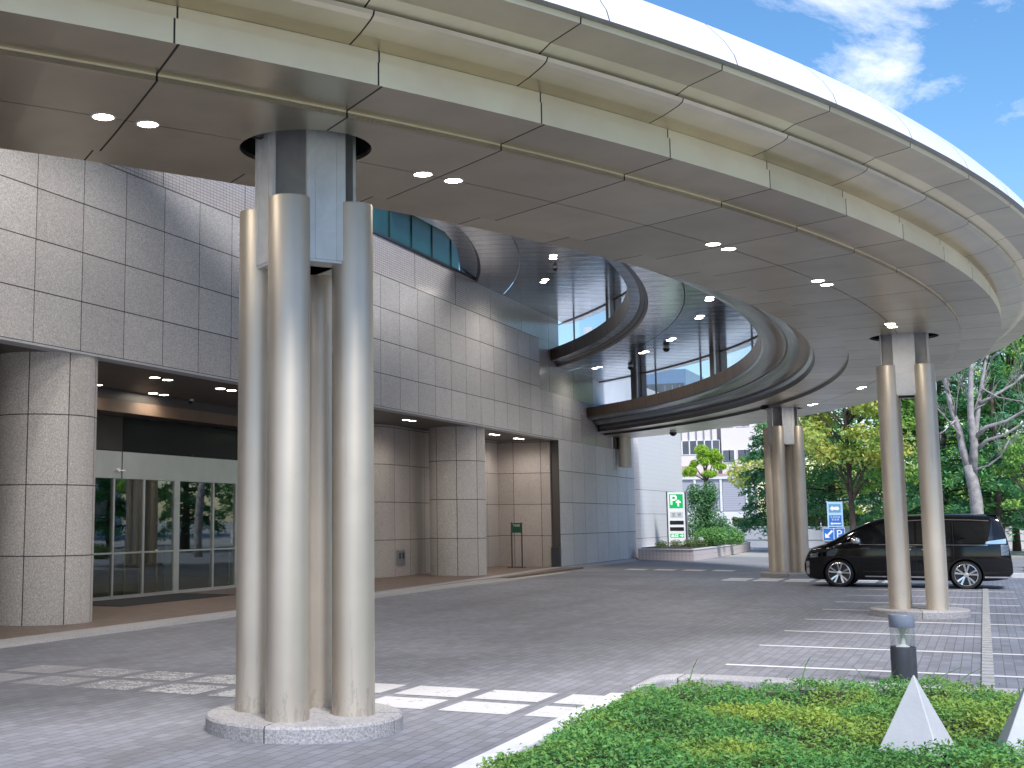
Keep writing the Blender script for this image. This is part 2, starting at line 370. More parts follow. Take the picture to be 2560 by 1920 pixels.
rpart('step_panel', [(31.42, 5.254), (31.60, 5.275), (31.79, 5.315), (31.835, 5.335), (31.85, 5.365)], 'panel', 30, skew=1., uoff=.16) if False else rpart('step_panel', [(31.42, 5.254), (31.60, 5.275), (31.79, 5.315), (31.835, 5.335), (31.85, 5.365)], 'panel', skew=1., uoff=.16)
rpart('shadow_gap', [(31.85, 5.365), (31.82, 5.385)], 'dark_trim')
rpart('step_riser', [(31.82, 5.385), (31.97, 5.425)], 'riser', skew=1., uoff=.2)
rpart('step_panel', [(31.97, 5.425), (32.36, 5.448)], 'panel', skew=1., uoff=.2)
rpart('step_riser', [(32.36, 5.448), (32.365, 5.495)], 'riser', skew=1., uoff=.2)
rpart('shadow_gap', [(32.365, 5.495), (32.43, 5.503)], 'grey_metal')
rpart('white_fascia', [(32.43, 5.503), (32.40, 5.60), (32.30, 5.76), (32.12, 5.96)], 'white_fascia', uoff=.15)
rpart('roof_sheet', [(32.12, 5.96), (31.5, 6.02), (28.5, 6.06)], 'white')
# inner edge of the lowest tier, going inwards and up
rpart('edge_step', [(28.87, 4.9), (28.86, 4.984)], 'dark_trim')
rpart('soffit_band', [(28.86, 4.984), (28.22, 4.986)], 'soffit', skew=1., uoff=.0)
rpart('edge_moulding', [(28.22, 4.986), (28.19, 5.10), (28.13, 5.16), (28.09, 5.165), (28.09, 5.20), (28.04, 5.21), (27.93, 5.235), (27.80, 5.285), (27.70, 5.345), (27.66, 5.352), (27.66, 5.37)], 'dark_trim')
rpart('edge_cove', [(27.66, 5.37), (27.60, 5.362), (27.46, 5.37), (27.30, 5.39), (27.19, 5.42), (27.14, 5.455)], 'dark_trim', smooth=False)
rpart('bronze_fascia', [(27.135, 5.457), (27.10, 5.80)], 'bronze')
rpart('window_ledge', [(27.10, 5.80), (28.6, 5.80)], 'dark_trim')
# second tier
rpart('upper_ceiling', [(28.95, 6.95), (25.52, 6.95)], 'polished', uoff=.1)
rpart('upper_ceiling', [(25.50, 6.95), (24.65, 6.95)], 'polished', uoff=.1)
rpart('edge_moulding', [(24.65, 6.95), (24.62, 6.985), (24.58, 6.99), (24.56, 7.03), (24.47, 7.05), (24.45, 7.085)], 'dark_trim')
rpart('soffit_band', [(24.45, 7.087), (24.20, 7.10)], 'polished', step=3.07, uoff=.1)
rpart('bronze_fascia', [(24.198, 7.102), (24.15, 7.50)], 'bronze')
rpart('window_ledge', [(24.15, 7.50), (25.3, 7.50)], 'dark_trim')
rpart('roof_sheet', [(25.2, 7.46), (28.95, 7.25), (28.95, 6.95)], 'white')
# third tier, open to the sky inside its ring
rpart('upper_ceiling', [(25.6, 8.65), (21.41, 8.65)], 'polished', xl=-13.22)
rpart('upper_ceiling', [(21.39, 8.65), (20.32, 8.65)], 'polished', xl=-13.22)
rpart('edge_moulding', [(20.32, 8.65), (20.30, 8.69), (20.27, 8.70), (20.24, 8.74)], 'dark_trim', xl=-13.22)
rpart('soffit_band', [(20.24, 8.745), (19.75, 8.80)], 'polished', xl=-13.22)
rpart('bronze_fascia', [(19.748, 8.802), (19.7, 9.35)], 'bronze', xl=-13.22)
rpart('roof_sheet', [(19.7, 9.35), (25.6, 9.1), (25.6, 8.65)], 'white', xl=-13.22)
# clerestory glazing: piers, mullions, transoms, panes
def glazing(r, z0, z1, piers, mulls, a0, a1):
    w = thing('clerestory_glazing', None, None); w.parent = canopy
    w = bpy.data.objects.new('clerestory_glazing', None)
    return w
def arcglass(name, r, z0, z1, a0, a1, parent):
    mb = MB(); n = max(2, int((a1-a0)/1.))
    pts = [a0+(a1-a0)*i/n for i in range(n+1)]
    vs = [pol(r, a, z) for z in (z0, z1) for a in pts]
    mb.add(vs, [(i, i+1, n+1+i+1, n+1+i) for i in range(n)]); return mb.build(name, M['glass'], parent, fix=False)
def arcbar(mb, r, dr, a0, a1, z0, z1):
    n = max(1, int((a1-a0)/1.)); pts = [a0+(a1-a0)*i/n for i in range(n+1)]
    pr = [(r-dr/2, z0), (r+dr/2, z0), (r+dr/2, z1), (r-dr/2, z1)]
    vs = [pol(rr, a, z) for a in pts for rr, z in pr]
    fs = [(i*4+k, i*4+(k+1) % 4, (i+1)*4+(k+1) % 4, (i+1)*4+k) for i in range(n) for k in range(4)]+[(0, 1, 2, 3), (n*4+3, n*4+2, n*4+1, n*4)]
    mb.add(vs, fs)
def clerestory(r, z0, z1, piers, mulls, a0, a1):
    for lo, hi in zip([a0]+[p+.45 for p in piers], [p-.45 for p in piers]+[a1]):
        fr = MB(); arcbar(fr, r, .07, lo, hi, z1-.035, z1-.005); arcbar(fr, r, .07, lo, hi, z0+.005, z0+.06)
        for q in [lo+.06, hi-.06]+[q for q in mulls if lo < q < hi]: arcbar(fr, r, .06, q-.03, q+.03, z0+.06, z1-.035)
        w = fr.build('clerestory_window', M['pier'], canopy)
        arcglass('pane', r, z0+.03, z1-.03, lo, hi, w)
    for p in piers:
        mb = MB(); arcbar(mb, r, .42, p-.45, p+.45, z0+.002, z1-.002); mb.build('window_pier', M['pier'], canopy)
        mb = MB(); arcbar(mb, r-.24, .05, p-.62, p-.48, z0+.003, z1-.003); mb.build('window_mullion', M['stainless'], canopy)
clerestory(28.5, 5.80, 6.95, [-36.6, -24.4, -12.2, 0., 12.2, 24.4, 36.6, 48.9], [-30.5, -18.3, -6.1, 6.1, 18.3, 27.5, 30.5, 39.5, 46.4], -52, 54.6)
clerestory(25.2, 7.50, 8.65, [-24.4, -12.2, 0., 12.2, 25.0, 38.0], [-18.3, -6.1, 6.1, 18.3, 31.5, 46.4], -45, 49.8)
# ------------------------------------------------------------------ columns
def make_column(loc, az, label):
    c = thing('canopy_column', label, 'column', (loc[0], loc[1], 0), 'clustered tube columns carrying the canopy')
    mb = MB(); mb.lathe([(.001, 0.), (.81, 0.), (.81, .105), (.795, .125), (.001, .127)], n=64, uvr=5.1); mb.build('plinth', M['gran_plinth'], c, smooth=30)
    for k in range(4):
        a = R_(az+45+90*k); x, y = .422*math.cos(a), .422*math.sin(a)
        mb = MB(); mb.lathe([(.001, .12), (.176, .12), (.176, 4.345), (.172, 4.36), (.155, 4.362), (.15, 4.34), (.001, 4.33)], (x, y, 0), 40); mb.build('tube', M['tube'], c, smooth=30)
    st = MB()
    for k in range(4):
        a = R_(az+90*k); d = Vector((math.cos(a), math.sin(a), 0))
        st.obox(d*.385+Vector((0, 0, 4.75)), .028, .36, 1.8, a)             # flange
        st.obox(d*.185+Vector((0, 0, 4.75)), .371, .02, 1.8, a)             # web
        st.obox(d*.19+Vector((0, 0, 3.84)), .40, .37, .024, a)              # end plate
        t_ = Vector((-math.sin(a), math.cos(a), 0))
        for s in (-1, 1): st.obox(d*.401+t_*(.10*s)+Vector((0, 0, 4.75)), .010, .012, 1.8, a)
    st.build('steel_core', M['steel'], c)
    return c
make_column(COLS[0], COLS[0][2], 'nearest pale column of four metal tubes on a round granite plinth')
make_column(COLS[1], COLS[1][2], 'bronze tube column standing in front of the black van')
make_column(COLS[2], COLS[2][2], 'farthest tube column, beyond the nose of the black van')
# ------------------------------------------------------------------ downlights
SPOT = {}
def downlight(x, y, z, r, label, group, watts=4.):
    o = thing('downlight', label, 'downlight', (x, y, z), group)
    mb = MB(); mb.lathe([(r, 0.), (r*1.18, -.002), (r*1.22, .006), (r*1.22, .02), (r, .02)], n=24); mb.build('trim_ring', M['lampring'], o, smooth=30)
    mb = MB(); mb.lathe([(.0005, .004), (r, .002)], n=24); mb.build('lamp', M['lamp'], o)
    if watts not in SPOT:
        d = bpy.data.lights.new('lamp_light', 'SPOT'); d.energy = watts; d.spot_size = R_(165); d.spot_blend = .6; d.shadow_soft_size = .12; d.color = (1., .94, .87); SPOT[watts] = d
    l = bpy.data.objects.new('lamp_light', SPOT[watts]); COL.objects.link(l); l.parent = o; l.location = (0, 0, -.03)
    return o
T1L = [(0, 'over the driveway left of the nearest column'), (2, 'just right of the nearest column'), (5, 'mid-canopy, third along from the nearest column'), (7, 'mid-canopy, fourth along from the nearest column'), (10, 'above the column in front of the van'), (17, 'far along the canopy soffit beyond the van column'), (20, 'on the canopy soffit next to the farthest column')]
for j, where in T1L:
    for s, w in ((-1, 'first'), (1, 'second')):
        x, y, z = pol(29.82, -33.3+3.07*j+.365*s, 4.9-.004)
        downlight(x, y, z, .082, f'{w} lamp of the round downlight pair {where}', 'downlights in the canopy soffit')
HID = [(-15.3, 26.1, 6.946), (-21.7, 26.1, 6.946), (-31., 26.1, 6.946), (-37.4, 26.1, 6.946), (-22., 22.3, 8.646), (-30.9, 22.3, 8.646), (5.9, 26.1, 6.946), (-3.4, 26.1, 6.946)]  # unseen pairs added to light the facade from the upper ceilings
T2L = [(15.3, 'pair nearest on the middle ceiling tier'), (21.7, 'second pair along the middle ceiling tier'), (31., 'third pair along the middle ceiling tier'), (37.4, 'fourth pair along the middle ceiling tier'), (46.4, 'pair at the white tile end of the middle ceiling')]
for a, where in T2L:
    for s, w in ((-1, 'first'), (1, 'second')):
        x, y, z = pol(26.1, a+.42*s, 6.946); downlight(x, y, z, .10, f'{w} lamp of the {where}', 'downlights in the polished upper ceilings', 8. if a > 45 else 34.)
for a, where in ((22., 'upper pair on the topmost polished ceiling'), (30.9, 'lower pair on the topmost polished ceiling')):
    for s, w in ((-1, 'first'), (1, 'second')):
        x, y, z = pol(22.3, a+.5*s, 8.646); downlight(x, y, z, .10, f'{w} lamp of the {where}', 'downlights in the polished upper ceilings', 34.)
for a, r_, z_ in HID:
    for s in (-1, 1):
        x, y, z = pol(r_, a+.45*s, z_); downlight(x, y, z, .10, 'unseen lamp added to the polished ceilings above the near soffit', 'unseen downlights added above the near soffit', 55.)
ENT = [(-14.19, 20.79, 'left lamp of the front pair above the entrance doors'), (-14.2, 21.24, 'right lamp of the front pair above the entrance doors'), (-14.19, 23.19, 'left lamp of the front pair half hidden by the nearest column'), (-14.18, 23.62, 'right lamp of the front pair half hidden by the nearest column'), (-16.0, 21.41, 'single lamp at the edge of the granite pillar by the doors'), (-16.0, 23.39, 'left lamp of the rear pair above the entrance doors'), (-16.0, 23.8, 'right lamp of the rear pair above the entrance doors'), (-14.18, 39.92, 'left lamp of the pair over the second granite pillar walk'), (-14.17, 40.34, 'right lamp of the pair over the second granite pillar walk'), (-14.19, 42.38, 'left lamp of the pair in the far recess corner'), (-14.13, 42.75, 'right lamp of the pair in the far recess corner'), (-14.18, 29.2, 'lamp in the recess soffit right beside the nearest column'), (-14.18, 32.9, 'left lamp of the pair between the near column and second pillar'), (-14.18, 33.35, 'right lamp of the pair between the near column and second pillar')]
for x, y, lb in ENT: downlight(x, y, 4.396, .10, lb, 'downlights in the entrance recess', 3.5 if x < -15.9 else 14.)
downlight(-17.3, 24.9, 3.946, .10, 'lone lamp in the lower dark soffit over the doors', 'downlights in the entrance recess', 14.)
def dome(x, y, z, r, label):
    o = thing('security_camera', label, 'camera', (x, y, z), 'security cameras under the ceilings')
    MB().cyl((0, 0, 0), r*.8, -.05, 0., 20).build('mount', M['white'], o, smooth=30)
    MB().lathe([(r*math.cos(R_(a)), -.05-r*math.sin(R_(a))) for a in range(0, 91, 15)], n=20).build('dome', M['blackgloss'], o, smooth=True)
x, y, z = pol(26.4, 34.5, 6.948); dome(x, y, z, .11, 'small dark dome camera on the second ceiling near the windows')
x, y, z = pol(27.0, 44.5, 6.948); dome(x, y, z, .11, 'small dark dome camera by the white tiled wall end')
x, y, z = pol(22.4, 25.5, 8.648); dome(x, y, z, .07, 'tiny pale dome camera on the topmost polished ceiling')
x, y, z = pol(30.0, 49.0, 4.898); dome(x, y, z, .14, 'dark dome camera under the far canopy edge')
dome(-16.0, 24.9, 4.398, .06, 'tiny pale dome camera among the entrance downlights')
# ------------------------------------------------------------------ hotel building
hotel = thing('hotel_building', 'grey granite hotel frontage with a recessed entrance and white tile bands', 'building', (0, 0, 0))
XF = -13.2
def wallbox(name, mat, y0, y1, z0, z1, x=XF, th=.3): MB().box(x-th, x, y0, y1, z0, z1).build(name, M[mat], hotel)
wallbox('granite_wall', 'gran_yz', 2., 42., 4.44, 7.73)
wallbox('tile_band', 'mosaic', 2., 44.3, 7.733, 8.70)
wallbox('tile_band', 'mosaic', 42.003, 44.3, 6.953, 7.73)
wallbox('tile_band', 'mosaic', 42.003, 48.7, 6.003, 6.95)
wallbox('granite_wall', 'gran_yz', 42.003, 48.7, 5.503, 6.0)
wallbox('granite_wall', 'gran_yz', 42.003, 46.9, 4.44, 5.5)
wallbox('tile_band', 'mosaic', 46.903, 51.3, 4.44, 5.5)
wallbox('wall_capping', 'dkgrey', 2., 36.3, 8.703, 8.77, XF+.03, .36)
wallbox('granite_wall', 'gran_low', 44.0, 54.9, 0., 4.437)
wallbox('upper_wall', 'white_wall', 48.71, 54.9, 5.51, 9.)
wallbox('upper_wall', 'white_wall', 51.31, 54.9, 4.44, 5.5)
MB().box(XF-.31, XF, 2., 44., 4.40, 4.437).build('fascia_soffit_edge', M['stone'], hotel)
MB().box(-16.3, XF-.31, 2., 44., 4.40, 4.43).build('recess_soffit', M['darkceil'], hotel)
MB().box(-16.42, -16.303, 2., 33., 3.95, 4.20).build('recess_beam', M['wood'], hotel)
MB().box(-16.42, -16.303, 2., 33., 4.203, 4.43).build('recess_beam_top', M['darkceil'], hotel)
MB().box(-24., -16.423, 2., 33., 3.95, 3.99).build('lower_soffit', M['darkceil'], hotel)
# walls of the recess: back wall with rounded end, return wall
mb = MB()
pts = [(-15.4, 43.9), (-15.4, 34.6)]+[(-16.0+.6*math.cos(R_(a)), 34.6-.6+.6*math.sin(R_(a))+.0) for a in range(80, -1, -10)]
pts = [(-15.4, 43.9)]+[(-15.4-1.2+1.2*math.cos(R_(a)), 34.7+1.2*math.sin(R_(a))) for a in range(0, -91, -10)]+[(-17.5, 33.5)]
vs, uv = [], []; acc = 0
for k, p in enumerate(pts):
    if k: acc += math.hypot(p[0]-pts[k-1][0], p[1]-pts[k-1][1])
    vs += [(p[0], p[1], 0.), (p[0], p[1], 4.4)]; uv += [(acc, 0.), (acc, 4.4)]
mb.add(vs, [(2*k, 2*k+2, 2*k+3, 2*k+1) for k in range(len(pts)-1)], uv)
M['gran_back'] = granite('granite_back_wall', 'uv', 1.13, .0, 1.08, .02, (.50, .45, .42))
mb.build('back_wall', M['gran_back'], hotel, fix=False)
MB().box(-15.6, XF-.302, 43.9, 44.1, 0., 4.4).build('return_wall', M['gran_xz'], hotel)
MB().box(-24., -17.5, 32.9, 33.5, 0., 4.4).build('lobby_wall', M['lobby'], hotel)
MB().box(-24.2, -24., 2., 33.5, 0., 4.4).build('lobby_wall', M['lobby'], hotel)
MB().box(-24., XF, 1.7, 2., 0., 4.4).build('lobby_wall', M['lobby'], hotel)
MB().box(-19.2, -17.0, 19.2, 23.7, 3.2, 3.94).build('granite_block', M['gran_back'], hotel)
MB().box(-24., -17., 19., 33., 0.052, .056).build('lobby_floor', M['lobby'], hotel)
# the hotel tower above the frontage
MB().box(-40., -24.21, 2., 56., 0., 24.).build('upper_block', M['white_wall'], hotel)
MB().box(-19.5, -13.5, -70, 1.7, 0., 9.).build('podium', M['white_wall'], hotel)
# teal glazed wall above the tile band
MB().box(-14.2, -13.9, 18., 36.4, 8.72, 15.).build('teal_glass_wall', M['glass_teal'], hotel)
for k in range(12):
    mb = MB(); mb.box(-13.9, -13.87, 19.2+1.5*k, 19.23+1.5*k, 8.78, 15.); mb.build('glass_joint', M['black'], hotel)
MB().box(-13.88, -13.55, 31.2, 36.4, 10.1, 10.2).build('glass_fin', M['signpanel'], hotel)
# entrance doors
XD = -16.52
door = MB().box(XD-.35, XD, 20.2, 30.6, 2.57, 3.14).build('door_header', M['stainless'], hotel)
MB().box(XD, XD+.004, 23.02, 23.05, 2.57, 3.14).build('header_joint', M['black'], door)
mb = MB().obox((XD+.03, 22.95, 2.74), .05, .30, .025); mb.cyl((XD+.05, 22.82, 2.74), .035, -.02, .04, 12, 'x'); mb.build('sensor', M['white'], door)
ed = MB()
for y, w, d in ((21.85, .07, .10), (22.78, .06, .08), (23.88, .07, .10), (25.18, .22, .24), (26.75, .06, .08), (27.8, .08, .10), (29., .06, .08), (30.5, .2, .2)):
    ed.box(XD-d, XD, y-w/2, y+w/2, .052, 2.568)
ed.box(XD-.06, XD-.01, 20.2, 30.5, .052, .12); ed.box(XD-.06, XD-.01, 20.2, 30.5, .985, 1.02)
fr = ed.build('door_frame', M['stainless'], hotel)
ys = [20.25, 21.80, 22.74, 23.84, 25.05, 25.31, 26.71, 27.75, 28.96]
for a, b in ((20.25, 21.8), (21.9, 22.74), (22.82, 23.84), (23.92, 25.06), (25.3, 26.71), (26.79, 27.75), (27.85, 28.96), (29.04, 30.4)):
    MB().box(XD-.045, XD-.03, a, b, .12, 2.565).build('door_leaf', M['glass_dark'], hotel)
MB().box(XD-.5, XD-.49, 20.2, 30.6, 3.145, 3.94).build('transom_glass', M['transom'], hotel)
mb = MB()                                                # small plate on the back wall
mb.box(-15.4, -15.375, 34.95, 35.55, .36, .80); pl = mb.build('wall_plate', M['grey_metal'], hotel)
for y in (35.1, 35.34): MB().box(-15.375, -15.372, y, y+.13, .55, .72).build('plate_mark', M['dkgrey'], pl)
MB().box(-13.49, -13.19, 43.82, 43.995, .05, .72).build('corner_guard', M['dkgrey'], hotel)
# ------------------------------------------------------------------ granite pillars
def pillar(x, y, label):
    mb = MB(); mb.lathe([(.84, .0), (.84, 4.40)], n=72, uvr=.66*8); o = mb.build('granite_pillar', M['gran_uv'], None, smooth=True)
    o.location = (x, y, 0); return props(o, label, 'pillar', 'round granite pillars of the entrance')
pillar(-14.06, 17.42, 'stout round granite pillar at the left edge beside the doors')
pillar(-14.18, 36.75, 'round granite pillar standing in front of the far recess wall')
# ------------------------------------------------------------------ white building beyond
wb = thing('white_building', 'tall plain white tiled block beyond the granite wall end', 'building', (-20, 60, 0))
def wtile():
    m, t, o = newmat('pale_wall_tile'); ps = t.pos(); x, y, z = t.xyz(ps)
    ln = t.m('MAXIMUM', t.line(z, 1.02, .86, .012), t.line(y, 40., 5., .01))
    ln = t.m('MULTIPLY', ln, t.m('LESS_THAN', z, 3.2))
    br = t.n('ShaderNodeTexBrick', {'Vector': t.comb(t.m('ADD', x, y), z, 0.), 'Color1': rgb(.86, .85, .88), 'Color2': rgb(.83, .82, .86), 'Mortar': rgb(.76, .75, .78), 'Scale': 1., 'Mortar Size': .01, 'Brick Width': .1, 'Row Height': .2}, offset=0.)
    c = t.mix(ln, br.outputs[0], rgb(.33, .31, .34)); P(t, o, Base_Color=c, Roughness=.4); return m
M['wtile'] = wtile()
MB().box(-9., 7., -5.09, 3.7, 0., 7.).build('wall', M['wtile'], wb)
MB().box(-9.2, 7.12, -5.0, 3.85, 7.002, 7.3).build('parapet', M['white'], wb)
# lamp bracket where the canopy meets the wall
br = thing('downpipe_cluster', 'pair of short metal tubes hung from the canopy end at the wall', 'bracket', (-12.85, 52., 0))
for y in (-.25, .2):
    MB().lathe([(.001, 3.72), (.20, 3.72), (.20, 5.0)], (0, y, 0), 24).build('tube', M['tube'], br, smooth=30)
MB().box(-.36, -.20, -.5, .3, 4.45, 4.9).build('wall_mount', M['dark_trim'], br)
MB().box(-.36, -.28, -.55, -.42, 3.6, 4.45).build('drain_pipe', M['steel'], br)
# ------------------------------------------------------------------ ground
structure(MB().add([(-700, -700, -.012), (700, -700, -.012), (700, 1100, -.012), (-700, 1100, -.012)], [(0, 1, 2, 3)]).build('ground', M['asphalt']))
structure(MB().add([(-12.0, 1.5, 0), (6, 1.5, 0), (6, 41.5, 0), (-12.0, 41.5, 0)], [(0, 1, 2, 3)]).build('paving', M['paver']))
structure(MB().add([(-12.6, 41.5, -.004), (6, 41.5, -.004), (6, 60, -.004), (-12.6, 60, -.004)], [(0, 1, 2, 3)]).build('driveway', asphalt('pale_asphalt', (.25, .25, .26))))
structure(MB().box(-24., -12.42, 2., 44., -.1, .05).build('entrance_walk', M['walk']))
kb = MB()
kp = [(-12.02, 2.), (-12.02, 20.), (-12.1, 26.), (-12.3, 31.), (-12.45, 36.), (-12.75, 41.), (-12.95, 46.), (-13.0, 52.), (-13.0, 60.)]
for (x0, y0), (x1, y1) in zip(kp[:-1], kp[1:]):
    kb.add([(x0+.05, y0, -.01), (x0, y0, .045), (x0-.42, y0, .056), (x1+.05, y1, -.01), (x1, y1, .045), (x1-.42, y1, .056)], [(0, 3, 4, 1), (1, 4, 5, 2)])
structure(kb.build('kerb', M['gran_kerb'], fix=True))
MB_ = MB().box(-16.4, -15.0, 21.0, 25.2, .0505, .062); props(MB_.build('door_mat', plain('dark_mat', (.02, .02, .025), .95)), 'dark mat on the brown paving before the doors', 'mat')
# painted markings
for k, y in enumerate((15.93, 18.48, 20.95, 23.47, 26.1, 28.52, 31.03, 33.62)):
    structure(MB().add([(-2.82, y-.065, .004), (.54, y-.065, .004), (.54, y+.065, .004), (-2.82, y+.065, .004)], [(0, 1, 2, 3)]).build('parking_line', M['paint']))
    structure(MB().add([(.72, y-.05-.1, .004), (4.2, y-.15, .004), (4.2, y-.05, .004), (.72, y-.05, .004)], [(0, 1, 2, 3)]).build('parking_line', M['paint']))
cw = MB()
for k in range(9):
    x1 = -3.05-.805*k
    for y0, y1 in ((11.13, 11.79), (11.98, 12.66)): cw.add([(x1-.655, y0, .004), (x1, y0, .004), (x1, y1, .004), (x1-.655, y1, .004)], [(0, 1, 2, 3)])
structure(cw.build('crosswalk_marking', M['paint_worn']))
cw = MB()
for k in range(6):
    x0 = -6.6+.82*k
    for y0, y1 in ((36.95, 37.65), (37.85, 38.55)): cw.add([(x0, y0, .004), (x0+.66, y0, .004), (x0+.66, y1, .004), (x0, y1, .004)], [(0, 1, 2, 3)])
for k in range(4):
    x0 = -10.9+.95*k
    cw.add([(x0, 43.4, .004), (x0+.7, 43.2, .004), (x0+.7, 44.2, .004), (x0, 44.4, .004)], [(0, 1, 2, 3)])
structure(cw.build('crosswalk_marking', M['paint']))
# raised strip of blocks across the parking lines
dr = MB(); y = 13.9; i = 0
while y < 34.2:
    w = .17+.02*random.random(); h = .022+.012*(i % 2)
    dr.box(-.115, .005, y, y+w*.94, -.01, h); y += w; i += 1
props(dr.build('drain_channel', plain('pale_concrete', (.36, .36, .36), .8, 0, .15, 9.)), 'narrow strip of raised pale blocks crossing the parking lines', 'drain')
# ------------------------------------------------------------------ foliage builders
def leaves(name, cen, nrm, size, mat, parent=None, aspect=.45):
    """many small folded rhombic leaves in one mesh"""
    n = len(cen); d = rng.normal(size=(n, 3)); d -= (d*nrm).sum(1)[:, None]*nrm*.85
    d /= np.linalg.norm(d, axis=1)[:, None]; s = np.cross(nrm, d); s /= np.linalg.norm(s, axis=1)[:, None]+1e-9
    L = size[:, None]; v = np.empty((n, 4, 3), np.float32)
    v[:, 0] = cen-d*L*.5; v[:, 1] = cen+s*L*aspect*.5+nrm*L*.08; v[:, 2] = cen+d*L*.5-nrm*L*.06; v[:, 3] = cen-s*L*aspect*.5+nrm*L*.08
    me = bpy.data.meshes.new(name); me.vertices.add(4*n); me.vertices.foreach_set('co', v.ravel())
    idx = (np.arange(n)*4)[:, None]+np.array([0, 1, 2, 0, 2, 3]); me.loops.add(6*n); me.loops.foreach_set('vertex_index', idx.ravel().astype(np.int32))
    me.polygons.add(2*n); me.polygons.foreach_set('loop_start', np.arange(0, 6*n, 3, dtype=np.int32)); me.polygons.foreach_set('loop_total', np.full(2*n, 3, np.int32))
    me.materials.append(mat); me.update(calc_edges=True); me.validate()
    o = bpy.data.objects.new(name, me); COL.objects.link(o)
    if parent: o.parent = parent
    return o
def unit(n):
    d = rng.normal(size=(n, 3)); return d/np.linalg.norm(d, axis=1)[:, None]
def clumps(specs, n_per, flat=.0):
    cs, ns = [], []
    for (x, y, z, rx, ry, rz, w) in specs:
        n = int(n_per*w); d = unit(n); rad = (rng.random(n)**.45)[:, None]
        p = np.array((x, y, z))+d*rad*np.array((rx, ry, rz)); cs.append(p)
        nn = d*.6+rng.normal(size=(n, 3))*.5+np.array((0, 0, .5+flat)); ns.append(nn/np.linalg.norm(nn, axis=1)[:, None])
    return np.concatenate(cs), np.concatenate(ns)
def trunk_limbs(mb, h, r, lean, tips):
    path = [(lean[0]*t**1.4, lean[1]*t**1.4, h*t) for t in (0, .15, .35, .6, .8, 1.)]
    mb.tube(path, [r*(1.35 if t == 0 else 1-.75*t) for t in (0, .15, .35, .6, .8, 1.)], 9)
    for (x, y, z) in tips:
        t0 = max(.25, min(.85, z/h-.25)); b = Vector((lean[0]*t0**1.4, lean[1]*t0**1.4, h*t0)); e = Vector((x, y, z)); m_ = b.lerp(e, .5)+Vector((0, 0, .12*(e-b).length))
        mb.tube([b, m_, e], [r*.4*(1-t0*.5), r*.22, r*.06], 6)
def broadleaf(name, x, y, h, cr_, leaf, label, n=7000, size=.2, z0=.35, seed=0, cat='tree', trunk_r=.16, clump_r=1., wide=1.):
    rs = random.Random(seed); root = thing(name, label, cat, (x, y, 0))
    specs, tips = [], []
    k = max(9, int(h*3.2))
    for i in range(k):
        t = rs.random(); a = rs.random()*6.283; zz = h*(z0+(1-z0)*t*.95); prof = math.sin(math.pi*min(1, .18+.75*t))**.7
        rr = cr_*prof*(.35+.65*rs.random())
        px, py = rr*math.cos(a)*wide, rr*math.sin(a)*.8; s = clump_r*(.5+.6*rs.random())*cr_*.38
        specs.append((px, py, zz, s*1.15, s, s*.62, rs.uniform(.5, 1.4))); tips.append((px, py, zz))
    mb = MB(); trunk_limbs(mb, h*.86, trunk_r, (rs.uniform(-.3, .3), 0), tips); mb.build('trunk', M['bark_dark'], root, smooth=True)
    c, nn = clumps(specs, n/k); leaves('crown', c, nn, size*(.6+.8*rng.random(len(c))), M[leaf], root, .55)
    return root
def conifer(name, x, y, h, r, label, n=8000, size=.24, z0=.1, seed=0, leaf='leaf_conifer'):
    rs = random.Random(seed); root = thing(name, label, 'tree', (x, y, 0)); cs, ns = [], []; mb = MB()
    mb.tube([(0, 0, 0), (.05, 0, h*.5), (0, 0, h)], [.22, .13, .02], 8)
    nb = int(h*7)
    for i in range(nb):
        t = (i+rs.random())/nb; z = h*(z0+(1-z0)*t); L = r*(1-t)**.75*(.55+.6*rs.random())+.25; a = rs.random()*6.283
        d = np.array((math.cos(a), math.sin(a), 0.)); dz = -.22*L+.25*L*t
        mb.tube([(0, 0, z), tuple(d*L*.55+np.array((0, 0, z+.06*L))), tuple(d*L+np.array((0, 0, z+dz)))], [.035+.02*(1-t), .025, .008], 4)
        m = max(10, int(n/nb*(.35+1.2*(1-t)))); s = rng.random(m)**.6
        w = rng.normal(size=m)*.24*L*(1.05-s*.6); side = np.array((-d[1], d[0], 0))
        p = d*(s*L)[:, None]+side*w[:, None]; p[:, 2] += z+dz*s**2+.06*L*np.sin(s*3.)-abs(w)*.35+rng.normal(size=m)*.10
        cs.append(p); q = rng.normal(size=(m, 3))*.5+np.array((0, 0, .9)); ns.append(q/np.linalg.norm(q, axis=1)[:, None])
    mb.build('trunk', M['bark_dark'], root, smooth=True)
    c = np.concatenate(cs); nn = np.concatenate(ns); leaves('crown', c, nn, size*(.6+.8*rng.random(len(c))), M[leaf], root, .34); return root
def shrub(name, x, y, z, specs, leaf, label, n=2500, size=.09, group=None, cat='shrub'):
    root = thing(name, label, cat, (x, y, z), group)
    mb = MB()
    for s in specs: mb.tube([(s[0]*.3, s[1]*.3, 0), (s[0]*.7, s[1]*.7, s[2]*.5), (s[0], s[1], s[2])], [.03, .02, .008], 5)
    mb.build('stem', M['bark_dark'], root)
    tot = sum(s[6] for s in specs); c, nn = clumps(specs, n/tot); c[:, 2] = np.maximum(c[:, 2], .02)
    leaves('foliage', c, nn, size*(.6+.8*rng.random(len(c))), M[leaf], root, .5); return root
